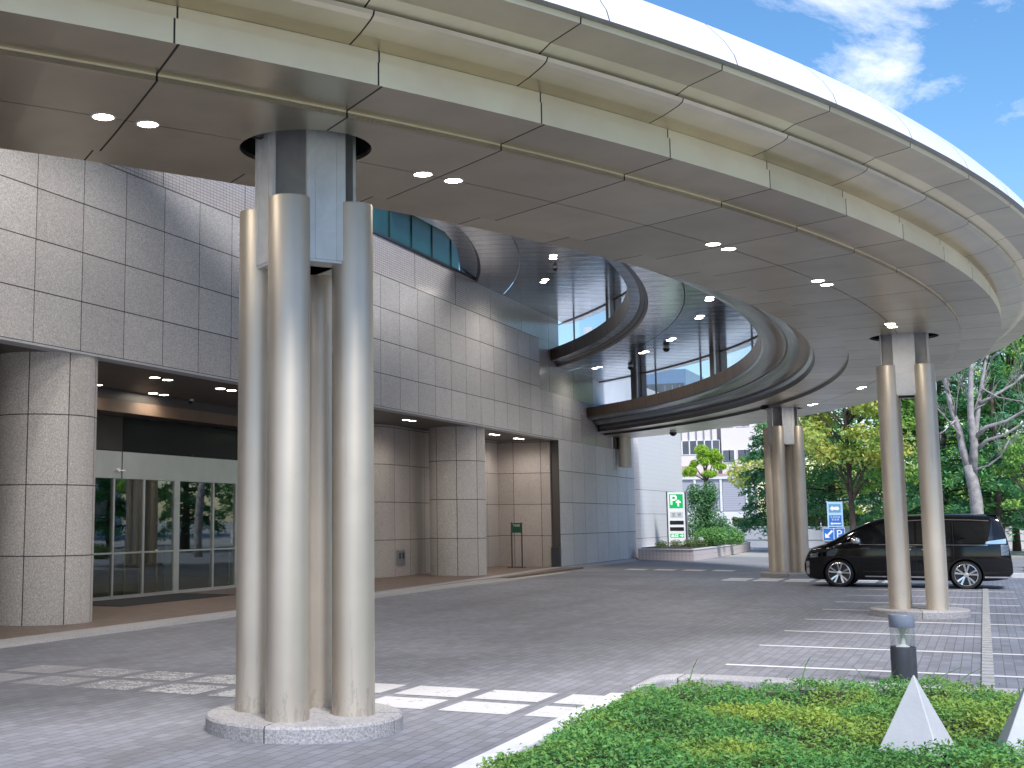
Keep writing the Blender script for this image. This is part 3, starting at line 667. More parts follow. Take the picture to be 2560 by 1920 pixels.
# ------------------------------------------------------------------ foreground planting island
KX = -3.2
isl = [(8, -8), (8, 13.15), (-2.62, 13.15), (-2.95, 12.9), (-3.02, 12.3), (-3.02, -8)]
structure(MB().prism(isl[::-1], -.05, .06, 'z').build('planting_bed', M['soil']))
kk = MB()
kk.box(-3.22, -3.025, -8., 12.2, -.03, .10)
structure(kk.build('kerb', plain('white_kerb', (.66, .66, .68), .7, 0, .12, 5., 0, .004), bevel=.015))
kk = MB(); kk.box(-2.6, 8., 13.3, 13.62, -.03, .145)
kk2 = [(-2.6, 13.3), (-2.6, 13.62), (-2.9, 13.56), (-3.02, 13.40), (-3.06, 13.15), (-3.06, 12.3), (-3.0, 12.3), (-2.9, 13.1)]
kk.prism(kk2, -.03, .144, 'z')
structure(kk.build('kerb', M['gran_kerb'], bevel=.02))
def mound(x, y):
    yb = np.where(x < -1.6, 12.95+(x+1.6)*.8, np.minimum(12.95+.2*(x+1.6), 13.2))
    e = np.minimum(np.minimum((x+2.98)/.3, (yb+.25-y)/.5), 1.); e = np.clip(e, 0, 1)**.55
    return .115+e*(.07+.04*np.sin(x*2.1+y*.7)+.035*np.sin(y*2.9-x*1.3)+.025*np.sin(5.1*x+3.7*y))
gx, gy = np.meshgrid(np.arange(-3.0, 5., .1), np.arange(4.5, 13.2, .1)); gz = mound(gx, gy)-.07
nx, ny = gx.shape[1], gx.shape[0]
mb = MB(); mb.add(np.stack([gx.ravel(), gy.ravel(), gz.ravel()], 1), [(j*nx+i, j*nx+i+1, (j+1)*nx+i+1, (j+1)*nx+i) for j in range(ny-1) for i in range(nx-1)])
structure(mb.build('planting_soil', M['soil'], smooth=True, fix=False))
n = 150000
x = rng.uniform(-3.08, 3.0, n); y = 13.3-(rng.random(n)**.9)*7.2; keep = rng.random(n) < np.clip(1.25-.09*(y-9), .5, 1); x, y = x[keep], y[keep]
# open patches with bare stones round the two pyramids
pp = np.hypot((x+.42)/.36, (y-9.85)/.22); pk = pp > 1.; x, y = x[pk], y[pk]
pp2 = np.hypot((x-.32)/.40, (y-10.0)/.24); pk = pp2 > 1.; x, y = x[pk], y[pk]
yb = np.where(x < -1.6, 12.95+(x+1.6)*.8, np.minimum(12.95+.2*(x+1.6), 13.2)); pk = (x > -2.97+.06*np.sin(7*y)) & (y < yb+.15+.08*np.sin(9*x)); x, y = x[pk], y[pk]
z = mound(x, y)+rng.normal(size=len(x))*.022+.035*np.sin(17*x+3*np.sin(9*y))*np.sin(15*y)-.01
edge = (x < -2.9); z[edge] -= .05
nr = rng.normal(size=(len(x), 3))*.42+np.array((0, -.1, .9)); nr /= np.linalg.norm(nr, axis=1)[:, None]
gc = leaves('ground_cover', np.stack([x, y, z], 1), nr, .024+.026*rng.random(len(x)), M['leaf_ground'], None, .42)
props(gc, 'low glossy green shrubs filling the kerbed bed in the foreground', 'ground cover', None, 'stuff')
sp = MB()
for (sx, sy, dx) in ((-.95, 12.2, -.14), (-.85, 12.3, .12), (-.55, 12.4, .3), (-.35, 12.4, .25), (-2.5, 12.2, .1), (-1.6, 12.8, .1)):
    sp.tube([(sx, sy, .2), (sx+dx*.5, sy, .36), (sx+dx, sy-.05, .44)], [.006, .004, .002], 5)
props(sp.build('twig', M['leaf_light']), 'thin pale shoots sticking up behind the low shrubs', 'twigs')
# pale pyramids in the planting
def pyramid(x, y, w, h, rot, label):
    t = thing('stone_pyramid', label, 'pyramid', (x, y, .12), 'pale stone pyramids among the low shrubs')
    b = [Vector((w*math.cos(R_(rot+90*k)), w*math.sin(R_(rot+90*k)), 0)) for k in range(4)]
    MB().add([*b, (0, 0, h)], [(0, 1, 4), (1, 2, 4), (2, 3, 4), (3, 0, 4), (3, 2, 1, 0)]).build('body', M['stone'], t, bevel=.006)
pyramid(-.50, 9.98, .285, .51, -60, 'whole pale grey pyramid poking out of the low shrubs below the bollard')
pyramid(.22, 10.05, .33, .53, -130, 'pale grey pyramid cut off by the edge of the picture')
# bollard light
bo = thing('bollard_light', 'short dark bollard light with a clear lens behind the low shrubs', 'bollard', (-.83, 14.85, 0))
MB().lathe([(.001, 0), (.126, 0), (.126, .36), (.122, .375)], n=32).build('post', M['dkgrey'], bo, smooth=30)
MB().lathe([(.121, .375), (.121, .575)], n=32).build('lens', glassmat('bollard_lens', (.88, .90, .90), 1.5, .08, .22), bo, smooth=True)
MB().lathe([(.001, .372), (.07, .375), (.03, .40), (.022, .50), (.05, .57)], n=20).build('reflector', M['white'], bo, smooth=30)
MB().lathe([(.122, .572), (.126, .58), (.126, .69), (.12, .702), (.001, .704)], n=32).build('cap', plain('grey_cap', (.17, .20, .26), .4), bo, smooth=30)
# ------------------------------------------------------------------ black minivan
M['vanpaint'] = plain('black_car_paint', (.004, .004, .005), .05, 0, .05, 2., 0.)
M['vanglass'] = plain('privacy_glass', (.004, .005, .006), .04, 0, .1, 2., 1.)
M['vanglass_front'] = glassmat('front_glass', (.28, .40, .36), 1.6, .01, .22)
M['chrome'] = metal('chrome', (.82, .83, .85), .08, False)
M['rubber'] = plain('tyre_rubber', (.018, .018, .02), .8, 0, .1)
M['alloy'] = metal('polished_alloy', (.72, .72, .74), .22, False)
van = thing('minivan', 'glossy black minivan parked side on behind the bronze tube column', 'van', (-1.85, 35.5, 0))
def interp(tab, x):
    for (a, b), (c, d) in zip(tab[:-1], tab[1:]):
        if x <= c: return b+(d-b)*max(0, (x-a))/(c-a)
    return tab[-1][1]
ZT = [(-2.29, .60), (-2.25, .72), (-2.19, .84), (-2.10, .925), (-1.95, .975), (-1.77, 1.025), (-1.55, 1.14), (-1.39, 1.235), (-1.11, 1.40), (-.75, 1.575), (-.44, 1.67), (.08, 1.735), (.6, 1.762), (1.02, 1.768), (1.6, 1.755), (1.97, 1.735), (2.14, 1.705), (2.20, 1.62), (2.28, 1.36), (2.34, 1.12), (2.40, .75), (2.41, .55)]
ZB = [(-2.29, .34), (-2.22, .20), (-2.0, .165), (1.9, .19), (2.3, .24), (2.41, .38)]
def vw(x, z):
    w = .895
    if z > .95: w -= .17*((z-.95)/.78)**1.35
    if z < .4: w -= .05*((.4-z)/.22)**1.5
    if .55 < z < .95: w += .012*math.sin((z-.55)/.4*math.pi)
    if x < -1.6: w *= 1-.30*((-1.6-x)/.69)**2.4
    if x > 1.8: w *= 1-.10*((x-1.8)/.61)**2
    return w
def section(x):
    zb, zt = interp(ZB, x), interp(ZT, x); h = zt-zb; sh = min(.10, h*.3)
    pts = [(0., zb), (vw(x, zb)-.10, zb), (vw(x, zb+.03)-.02, zb+.03)]
    for k in range(1, 9):
        z = zb+.03+(zt-sh-zb-.03)*k/8; pts.append((vw(x, z), z))
    ws = vw(x, zt-sh)
    pts += [(ws-.025, zt-sh*.45), (ws-.075, zt-sh*.12), (ws-.17, zt+.004), (ws*.4, zt+.024), (0., zt+.028)]
    return pts
xs = sorted(set([a for a, _ in ZT]+[-2.0, -1.85, -1.65, -1.25, -.93, -.6, -.2, .35, .85, 1.3, 1.8, 2.05]))
vs, nS = [], None
for x in xs:
    p = section(x); full = [(-y, z) for y, z in p]+[(y, z) for y, z in p[-2:0:-1]]; nS = len(full)
    vs += [(x, y, z) for y, z in full]
fs = [(i*nS+k, i*nS+(k+1) % nS, (i+1)*nS+(k+1) % nS, (i+1)*nS+k) for i in range(len(xs)-1) for k in range(nS)]
fs += [tuple(range(nS)), tuple(range((len(xs)-1)*nS, len(xs)*nS))[::-1]]
body = MB().add(vs, fs).build('body', M['vanpaint'], van, smooth=False)
WX = (-1.45, 1.40)
cut = MB()
for wx in WX:
    for s in (-1, 1): cut.lathe([(.001, s*.58), (.375, s*.58), (.375, s*1.1), (.001, s*1.1)], (wx, 0, .335), 40, 'y')
ct = cut.build('arch_cutter', None); ct.location = van.location
bpy.context.view_layer.update()
try: boolean(body, ct)
except Exception as e: print('van bool', e)
bpy.data.objects.remove(ct)
body.data.set_sharp_from_angle(angle=R_(32)); body.data.polygons.foreach_set('use_smooth', [True]*len(body.data.polygons))
for wx in WX:
    for s in (-1, 1):
        lin = MB(); lin.lathe([(.376, s*.60), (.376, s*.865)], (wx, 0, .335), 36, 'y'); lin.lathe([(.001, s*.59), (.376, s*.59)], (wx, 0, .335), 36, 'y')
        lin.build('wheel_well', M['black'], van)
        w = MB().lathe([(.262, s*.66), (.315, s*.66), (.332, s*.68), (.335, s*.76), (.332, s*.845), (.315, s*.868), (.262, s*.866)], (wx, 0, .335), 48, 'y').build('tyre', M['rubber'], van, smooth=30)
        rm = MB(); rm.lathe([(.262, s*.70), (.262, s*.868), (.246, s*.872), (.240, s*.85), (.236, s*.70)], (wx, 0, .335), 48, 'y')
        for k in range(10):
            a = 2*math.pi*(k//2)/5+(.21 if k % 2 else -.21)+.25; a2 = 2*math.pi*(k//2)/5+(.07 if k % 2 else -.07)+.25
            p0 = (math.cos(a2)*.05, math.sin(a2)*.05); p1 = (math.cos(a)*.246, math.sin(a)*.246); q = (-math.sin(a), math.cos(a))
            rm.add([(wx+p0[0]-q[0]*.014, s*.84, .335+p0[1]-q[1]*.014), (wx+p0[0]+q[0]*.014, s*.84, .335+p0[1]+q[1]*.014), (wx+p1[0]+q[0]*.024, s*.868, .335+p1[1]+q[1]*.024), (wx+p1[0]-q[0]*.024, s*.868, .335+p1[1]-q[1]*.024),
                    (wx+p0[0]-q[0]*.014, s*.80, .335+p0[1]-q[1]*.014), (wx+p0[0]+q[0]*.014, s*.80, .335+p0[1]+q[1]*.014), (wx+p1[0]+q[0]*.024, s*.83, .335+p1[1]+q[1]*.024), (wx+p1[0]-q[0]*.024, s*.83, .335+p1[1]-q[1]*.024)],
                   [(0, 1, 2, 3), (0, 4, 5, 1), (1, 5, 6, 2), (2, 6, 7, 3), (3, 7, 4, 0)])
        rm.lathe([(.06, s*.80), (.06, s*.846), (.001, s*.85)], (wx, 0, .335), 20, 'y'); rm.build('rim', M['alloy'], w)
        MB().lathe([(.001, s*.72), (.236, s*.72)], (wx, 0, .335), 32, 'y').build('brake_disc', M['dkgrey'], w)
def strip(name, mat, x0, x1, lo, hi, off=.004, parent=van, sides=(-1, 1), n=14, nz=6):
    for s in sides:
        vs = []
        for i in range(n+1):
            x = x0+(x1-x0)*i/n; a, b = (lo(x) if callable(lo) else lo), (hi(x) if callable(hi) else hi)
            for k in range(nz+1):
                z = a+(b-a)*k/nz; vs.append((x, s*(vw(x, z)+off), z))
        fs = [(i*(nz+1)+k, (i+1)*(nz+1)+k, (i+1)*(nz+1)+k+1, i*(nz+1)+k+1) for i in range(n) for k in range(nz)]
        MB().add(vs, fs).build(name, M[mat], parent, smooth=True)
top = lambda d: (lambda x: min(1.585, interp(ZT, x)-d))
strip('side_window', 'vanglass', -1.36, -1.10, lambda x: 1.045, lambda x: max(1.05, interp(ZT, x)-.16))
strip('side_window', 'vanglass', -1.00, .30, 1.06, top(.13))
strip('side_window', 'vanglass', .36, 1.12, 1.07, top(.13))
strip('side_window', 'vanglass', 1.20, 2.02, lambda x: 1.08+.05*max(0, x-1.6), top(.15))
strip('window_trim', 'chrome', -.95, 1.9, 1.03, 1.045, .007, n=30, nz=1)
strip('roof_trim', 'chrome', .0, 1.95, lambda x: interp(ZT, x)-.135, lambda x: interp(ZT, x)-.115, .006, n=24, nz=1)
strip('sill_trim', 'chrome', -.85, .98, .255, .285, .012, n=20, nz=1)
strip('rear_trim', 'chrome', 1.80, 2.38, .27, .305, .014, n=10, nz=1)
strip('tail_light', 'chrome', 1.86, 2.30, lambda x: 1.06+.03*(x-1.86), lambda x: 1.12+.16*(x-1.86), .012, n=10, nz=3)
strip('tail_light', 'chrome', 2.18, 2.345, lambda x: .80, lambda x: 1.05, .008, n=5, nz=4)
strip('headlight', 'chrome', -2.20, -1.93, lambda x: .70+.10*(x+2.2), lambda x: .78+.22*(x+2.2), .008, n=8, nz=3)
strip('front_grille', 'chrome', -2.24, -2.16, .30, .62, .004, n=3, nz=6)
strip('door_seam', 'black', -.985, -.975, .3, 1.04, .003, n=1, nz=10)
strip('door_seam', 'black', .325, .335, .3, 1.05, .003, n=1, nz=10)
strip('door_seam', 'black', 1.155, 1.165, .62, 1.6, .003, n=1, nz=10)
strip('fender_crease', 'blackgloss', -1.8, 1.1, .905, .915, .006, n=24, nz=1)
for s in (-1, 1):
    for xh in (.12, .55): MB().obox((xh, s*.925, .93), .20, .03, .03).build('door_handle', M['chrome'], van, bevel=.008)
    mb = MB(); mb.lathe([(.001, -.11), (.06, -.10), (.085, -.04), (.085, .05), (.06, .10), (.001, .11)], (-1.02, s*1.0, 1.13), 16, 'x'); mb.obox((-1.02, s*.915, 1.08), .08, .10, .04)
    mb.build('wing_mirror', M['chrome'], van, smooth=True)
def topstrip(name, mat, x0, x1, wy, off, n=16):
    vs = []
    for i in range(n+1):
        x = x0+(x1-x0)*i/n; z = interp(ZT, x)
        for y, dz in ((-wy, .006), (-wy*.5, .02), (0, .028), (wy*.5, .02), (wy, .006)): vs.append((x-.004, y, z+dz+off))
    MB().add(vs, [(i*5+k, i*5+k+1, (i+1)*5+k+1, (i+1)*5+k) for i in range(n) for k in range(4)]).build(name, M[mat], van, smooth=True)
topstrip('windscreen', 'vanglass', -1.72, -.62, .60, .008)
topstrip('rear_window', 'vanglass', 2.205, 2.33, .60, .010, 6)
MB().obox((2.09, 0, 1.755), .34, 1.28, .035, 0).build('roof_spoiler', M['vanpaint'], van, bevel=.015)
MB().obox((-1.72, -.3, 1.075), .05, .9, .02, .25).build('wiper', M['rubber'], van)
# ------------------------------------------------------------------ planter, signs
pl = [(-12.9, 53.9), (-12.36, 53.75), (-10.52, 53.2), (-10.55, 60.), (-11.0, 70.5), (-14., 70.5), (-13., 64.)]
po = thing('raised_planter', 'low pale tiled planter wall beyond the end of the granite wall', 'planter', (0, 0, 0))
def ptile():
    m, t, o = newmat('pink_tile_planter'); ps = t.pos(); x, y, z = t.xyz(ps)
    ln = t.m('MAXIMUM', t.line(t.m('ADD', x, y), .11, 0., .006), t.line(z, .22, .0, .006))
    P(t, o, Base_Color=t.mix(ln, rgb(.66, .58, .58), rgb(.42, .37, .38)), Roughness=.4); return m
MB().prism(pl, 0., .43, 'z').build('planter_wall', ptile(), po)
cx_, cy_ = -12., 61.
MB().prism([(cx_+(a-cx_)*1.02, cy_+(b-cy_)*1.006) for a, b in pl], .431, .47, 'z').build('coping', M['white'], po)
MB().prism([(cx_+(a-cx_)*.9, cy_+(b-cy_)*.97) for a, b in pl], .471, .50, 'z').build('soil', M['soil'], po)
FACE = math.atan2(.2, 1.)      # signs look back down the drive
def sign_frame(loc, rz): return Matrix.Translation(loc) @ Matrix.Rotation(rz, 4, 'Z')
def panel(name, mat, Mx, x0, x1, z0, z1, y0, y1, parent):
    mb = MB(); mb.box(x0, x1, y0, y1, z0, z1); mb.v = [tuple(Mx @ Vector(v)) for v in mb.v]; return mb.build(name, M[mat] if isinstance(mat, str) else mat, parent)
def flat(name, mat, Mx, polys, y, parent, th=.004):
    mb = MB()
    for p in polys: mb.prism([(a, b) for a, b in p], y-th, y, 'y')
    mb.v = [tuple(Mx @ Vector(v)) for v in mb.v]; return mb.build(name, M[mat], parent)
def arrow(cx, cz, L, w, ang, shaft=.28):
    pts = [(-L/2, -w*shaft/2), (L/2-w*.55, -w*shaft/2), (L/2-w*.55, -w/2), (L/2, 0), (L/2-w*.55, w/2), (L/2-w*.55, w*shaft/2), (-L/2, w*shaft/2)]
    c, s = math.cos(ang), math.sin(ang); return [(cx+a*c-b*s, cz+a*s+b*c) for a, b in pts]
RX = Matrix.Rotation(math.pi/2, 4, 'X')
sg = thing('parking_sign', 'tall white sign pylon with a green P and arrow panel in the planter', 'sign', (0, 0, 0))
Mx = sign_frame((-11.93, 57., 0), .28); EX = .39
panel('board', 'signpanel', Mx, -.36, .36, .45, 2.80, -.05, .05, sg)
panel('side_post', 'dkgrey', Mx, -.41, -.365, .45, 2.83, -.07, .07, sg); panel('side_post', 'dkgrey', Mx, .365, .41, .45, 2.83, -.07, .07, sg); panel('side_post', 'grey_metal', Mx, .42, .47, .45, 2.83, .0, .14, sg)
gp = panel('green_panel', 'green', Mx, -.285, .285, 2.12, 2.72, -.056, -.051, sg)
text('letter', 'P', .60, M['signwhite'], Mx @ Matrix.Translation((-.115, -.058, 2.45)) @ RX, gp)
flat('arrow', 'signwhite', Mx, [[(.06, 2.20), (.115, 2.20), (.115, 2.40), (.17, 2.345), (.20, 2.375), (.0875, 2.48), (-.02, 2.375), (.01, 2.345), (.06, 2.395)]], -.058, gp)
pp_ = panel('grey_panel', plain('sign_grey', (.55, .57, .58), .4, 0, .03), Mx, -.27, .27, 1.72, 1.97, -.056, -.051, sg)
def glyph(cx, cz, w, h, kind):
    t_ = w*.11; o = []
    R2 = lambda x0, x1, z0, z1: [(cx+x0*w, cz+z0*h), (cx+x1*w, cz+z0*h), (cx+x1*w, cz+z1*h), (cx+x0*w, cz+z1*h)]
    if kind == 'mouth': o = [R2(-.42, -.28, -.45, .45), R2(.28, .42, -.45, .45), R2(-.28, .28, .31, .45), R2(-.28, .28, -.45, -.31)]
    if kind == 'out': o = [R2(-.07, .07, -.45, .5), R2(-.4, -.28, .05, .38), R2(.28, .4, .05, .38), R2(-.28, .28, .05, .17), R2(-.46, -.33, -.45, -.08), R2(.33, .46, -.45, -.08), R2(-.33, .33, -.45, -.33)]
    if kind == 'empty': o = [R2(-.45, .45, .26, .38), R2(-.06, .06, .38, .5), R2(-.36, .36, -.06, .05), R2(-.06, .06, -.4, -.06), R2(-.45, .45, -.5, -.39)]
    if kind == 'full': o = [R2(-.46, -.34, -.5, .4), R2(-.26, .46, .24, .34), R2(-.02, .07, .1, .5), R2(.2, .29, .1, .5), R2(-.24, -.14, -.5, .08), R2(.36, .46, -.5, .08), R2(-.14, .36, -.02, .08), R2(-.05, .27, -.3, -.2)]
    return o
flat('lettering', 'grey_metal', Mx, glyph(-.13, 1.845, .14, .15, 'empty')+glyph(.12, 1.845, .14, .15, 'full'), -.058, pp_)
panel('dark_panel', 'blackgloss', Mx, -.29, .29, 1.42, 1.585, -.056, -.051, sg); panel('dark_panel', 'blackgloss', Mx, -.29, .29, 1.15, 1.31, -.056, -.051, sg)
gp = panel('green_panel', 'green', Mx, -.285, .285, .87, 1.03, -.056, -.051, sg)
flat('lettering', 'signwhite', Mx, glyph(-.18, .95, .13, .115, 'out')+glyph(-.02, .95, .13, .115, 'mouth')+[arrow(.19, .95, .14, .12, 0)], -.058, gp)
# blue signs
bs = thing('blue_sign', 'blue P sign with a slanting arrow behind the nose of the van', 'sign', (0, 0, 0))
Mb = sign_frame((-6.05, 62., 0), .1)
bp_ = panel('board', 'white', Mb, -.46, .46, .68, 1.24, -.03, .02, bs); panel('blue_panel', 'blue', Mb, -.44, -.015, .70, 1.22, -.036, -.031, bp_); panel('blue_panel', 'blue', Mb, .015, .44, .70, 1.22, -.036, -.031, bp_)
text('letter', 'P', .50, M['white'], Mb @ Matrix.Translation((.22, -.038, .96)) @ RX, bs)
flat('arrow', 'white', Mb, [arrow(-.22, .96, .46, .30, R_(-135), .3)], -.038, bs)
panel('leg', 'grey_metal', Mb, -.42, -.38, 0., .68, -.02, .02, bs); panel('leg', 'grey_metal', Mb, .38, .42, 0., .68, -.02, .02, bs)
bd = thing('direction_board', 'pale blue framed direction board with white left arrows', 'sign', (0, 0, 0))
Mb = sign_frame((-6.0, 62.4, 0), .1)
panel('frame_post', 'ltblue', Mb, -.33, -.29, 0., 2.42, -.03, .03, bd); panel('frame_post', 'ltblue', Mb, .29, .33, 0., 2.42, -.03, .03, bd)
panel('board', 'ltblue', Mb, -.29, .29, 1.28, 2.40, -.02, .02, bd)
b1 = panel('upper_panel', plain('sign_mid_blue', (.14, .30, .48), .4, 0, .05), Mb, -.25, .25, 1.92, 2.30, -.026, -.021, bd)
flat('arrow', 'white', Mb, [[(-.22, 2.10), (-.10, 2.22), (-.08, 2.16), (.14, 2.19), (.2, 2.1), (.14, 2.02), (-.08, 2.04), (-.10, 1.98)]], -.029, b1)
b2 = panel('lower_panel', 'blue', Mb, -.26, .26, 1.34, 1.80, -.026, -.021, bd)
flat('arrow', 'white', Mb, [arrow(0, 1.43, .44, .15, math.pi, .4)], -.029, b2)
flat('lettering', 'white', Mb, [q for i in range(4) for q in glyph(-.165+.11*i, 1.725, .09, .085, ('empty', 'full', 'mouth', 'out')[i])]+[q for i in range(3) for q in glyph(-.11+.11*i, 1.61, .09, .085, ('out', 'empty', 'full')[i])], -.029, b2)
# taxi stand sign
tx = thing('taxi_sign', 'slim dark taxi stand sign against the recess wall', 'sign', (-14.38, 42.8, .05))
for x in (-.18, .18): MB().box(x-.017, x+.017, -.02, .02, .02, 1.52).build('post', M['dkgrey'], tx)
MB().box(-.30, .26, -.16, .16, 0., .02).build('base', M['dkgrey'], tx)
MB().box(-.155, .155, -.008, .008, 1.17, 1.50).build('board', M['green_paint'], tx)
text('lettering', 'TAXI', .105, M['white'], Matrix.Translation((0, -.011, 1.41)) @ RX, tx, .002)
# brass rope stanchions inside the doors
for x, y, lb in ((-17.1, 24.0, 'brass rope post behind the left glass door'), (-17.1, 25.25, 'brass rope post beside the wide steel door post'), (-17.1, 28.45, 'brass rope post half hidden by the nearest column')):
    t_ = thing('stanchion', lb, 'rope post', (x, y, .056), 'brass rope posts inside the entrance')
    MB().lathe([(.001, 0), (.15, 0), (.14, .02), (.04, .04), (.025, .06), (.025, .90), (.04, .91), (.045, .95), (.02, .98), (.001, .985)], n=20).build('post', M['brass'], t_, smooth=30)
# ------------------------------------------------------------------ far wall, hedges, shelter
fw = thing('low_white_wall', 'low white boundary wall with a painted arrow across the drive', 'wall', (0, 0, 0))
MB().box(-13.5, 14., 78.6, 79.2, 0., 1.13).build('wall', M['white_wall'], fw); MB().box(-13.6, 14., 78.55, 79.25, 1.132, 1.20).build('coping', M['white'], fw)
MB().box(-13.5, 14., 78.58, 78.6, .42, .45).build('joint', M['grey_metal'], fw)
I4 = Matrix.Identity(4)
flat('arrow', 'dkgrey', Matrix.Translation((-11.4, 78.6, .81)), [[(-.28, 0.), (-.12, .15), (-.12, .11), (-.20, .06)], [(-.28, 0.), (-.20, -.06), (-.12, -.11), (-.12, -.15)], [(-.06, .08), (.26, .08), (.26, .13), (-.06, .13)], [(-.06, -.08), (-.06, -.13), (.26, -.13), (.26, -.08)]], -.003, fw)
ringp = [[(.55+.20*math.cos(a), .20*math.sin(a)), (.55+.20*math.cos(a+.27), .20*math.sin(a+.27)), (.55+.16*math.cos(a+.27), .16*math.sin(a+.27)), (.55+.16*math.cos(a), .16*math.sin(a))] for a in np.arange(0, 6.28, .2618)]
flat('circle_mark', 'dkgrey', Matrix.Translation((-11.4, 78.6, .81)), ringp, -.003, fw)
def hedge(x0, x1, y0, y1, z0, z1, n, label, leaf='leaf_hedge', size=.16):
    root = thing('hedge', label, 'hedge', ((x0+x1)/2, (y0+y1)/2, z0)); w, d, h = x1-x0, y1-y0, z1-z0
    k = n; c = np.stack([rng.uniform(-w/2, w/2, k), rng.uniform(-d/2, d/2, k), rng.random(k)**.6*h], 1)
    c[:, 2] *= 1+.16*np.sin(c[:, 0]*1.7)+.1*np.sin(c[:, 0]*4.3); nn = unit(k)+np.array((0, -.3, .6)); nn /= np.linalg.norm(nn, axis=1)[:, None]
    leaves('foliage', c, nn, size*(.6+.8*rng.random(k)), M[leaf], root, .55)
    mb = MB(); xx = -w/2
    while xx < w/2: mb.tube([(xx, 0, 0), (xx+.1, 0, h*.7)], [.03, .01], 5); xx += .6
    mb.build('stem', M['bark_dark'], root); return root
hedge(-13.4, -9.3, 79.4, 80.6, 1.1, 1.75, 5200, 'grey green hedge on the white wall left of the farthest column')
hedge(-9.2, 6., 79.4, 80.8, 1.1, 2.05, 12000, 'clipped hedge on the white wall behind the blue signs')
sh = thing('shelter', 'long pale flat shelter roof on thin posts behind the hedge', 'shelter', (0, 0, 0))
MB().box(-11.4, -5.9, 88., 91., 2.66, 2.90).build('roof', plain('pale_blue_metal', (.50, .55, .63), .4, .1, .1), sh)
for x in (-11.2, -9.4, -7.6, -6.1): MB().box(x-.04, x+.04, 88.4, 88.48, 0., 2.657).build('post', M['white'], sh)
MB().box(-11.3, -9.2, 90.5, 90.6, .2, 2.5).build('back_panel', M['dkgrey'], sh)
# pale apartment block
ab = thing('apartment_block', 'pale pinkish apartment block far behind with rows of grey windows', 'building', (0, 0, 0))
M['pinkwall'] = plain('pale_pink_render', (.80, .72, .68), .6, 0, .04, .4)
M['winglass'] = plain('window_glass', (.13, .14, .16), .15, 0, .25, .6)
MB().box(-26., -19.55, 110.2, 124., 0., 11.6).build('wall', M['pinkwall'], ab); MB().box(-19.15, -14.2, 110., 124., 4.95, 11.6).build('wall', M['pinkwall'], ab)
MB().box(-19.545, -19.155, 110.6, 124., 0., 11.4).build('shaft', plain('shaft_grey', (.36, .35, .37), .5, 0, .05), ab)
def win(x0, x1, z0, z1, y, slat=False):
    f = MB()
    for a, b, c, d in ((x0-.05, x0, z0, z1), (x1, x1+.05, z0, z1), (x0-.05, x1+.05, z0-.05, z0), (x0-.05, x1+.05, z1, z1+.05)): f.box(a, b, y-.05, y, c, d)
    w = f.build('window', M['white'], ab); MB().box(x0, x1, y-.025, y-.005, z0, z1).build('pane', M['winglass'], w)
for fl in range(2):
    z = 6.95+2.95*fl
    for i in range(7):
        x = -23.6+.62*i
        if x < -19.8: win(x, x+.52, z, z+1.1, 110.2)
    for i in range(7): MB().box(-23.68+.62*i, -23.62+.62*i, 110.08, 110.198, z+1.2, z+2.9).build('facade_fin', M['grey_metal'], ab)
    for x0, x1 in ((-19.05, -18.55), (-18.5, -18.15), (-17.85, -17.3), (-17.25, -16.85), (-16.3, -15.4)): win(x0, x1, z-.75, z+.25, 110.)
MB().box(-21.5, -14.5, 108.5, 109.98, 4.97, 5.25).build('brick_band', plain('dull_red_band', (.42, .28, .26), .6, 0, .1), ab)
MB().box(-26., -21.5, 108.6, 110.198, 4.3, 5.9).build('balcony', plain('brick_rail', (.45, .33, .29), .6, 0, .1), ab)
ga = thing('garage_block', 'low grey garage with slatted roller panels in front of the apartments', 'building', (0, 0, 0))
MB().box(-22.5, -16.1, 106., 108.4, 0., 2.2).build('base_wall', M['white_wall'], ga)
MB().box(-22.6, -16.0, 105.9, 108.45, 4.75, 4.95).build('roof', M['white'], ga)
def slat():
    m, t, o = newmat('grey_slat_panel'); ps = t.pos(); x, y, z = t.xyz(ps); ln = t.line(z, .14, 0., .02)
    P(t, o, Base_Color=t.mix(ln, rgb(.45, .45, .52), rgb(.30, .30, .36)), Roughness=.5); return m
M['slat'] = slat()
for x0, x1 in ((-22.4, -20.75), (-20.55, -18.75), (-18.5, -16.75)):
    MB().box(x0, x1, 106.05, 106.1, 2.25, 4.72).build('roller_panel', M['slat'], ga)
for x in (-22.5, -20.65, -18.62, -16.65, -16.2): MB().box(x-.09, x+.09, 105.95, 106.04, 2.2, 4.75).build('post', M['white'], ga)
MB().box(-22.4, -16.2, 106.4, 108.3, 2.2, 4.7).build('inner_wall', M['grey_metal'], ga)
# ------------------------------------------------------------------ trees and shrubs
shrub('shrub', -11.15, 60., .48, [(-.5, 0, .8, .7, .6, .8, 1.2), (.15, 0, .9, .75, .6, .8, 1.2), (-.25, .1, 1.8, .7, .5, .8, 1.2), (.1, 0, 2.3, .45, .4, .6, .7), (-.6, .1, 2.3, .4, .4, .5, .6), (.6, 0, .7, .5, .5, .6, .7)], 'leaf_shrub', 'tall dark green shrub behind the sign pylon in the planter', 9000, .10)
shrub('shrub', -10.75, 58.6, .48, [(-.3, 0, .35, .55, .5, .45, 1.), (.2, 0, .45, .6, .5, .42, 1.2)], 'leaf_light', 'rounded light green shrub at the front of the planter', 4500, .08)
shrub('shrub', -10.85, 62.5, .48, [(0, 0, .45, .65, .6, .5, 1.), (.45, .2, .3, .4, .5, .4, .6)], 'leaf_light', 'rounded green shrub at the far corner of the planter', 3500, .09)
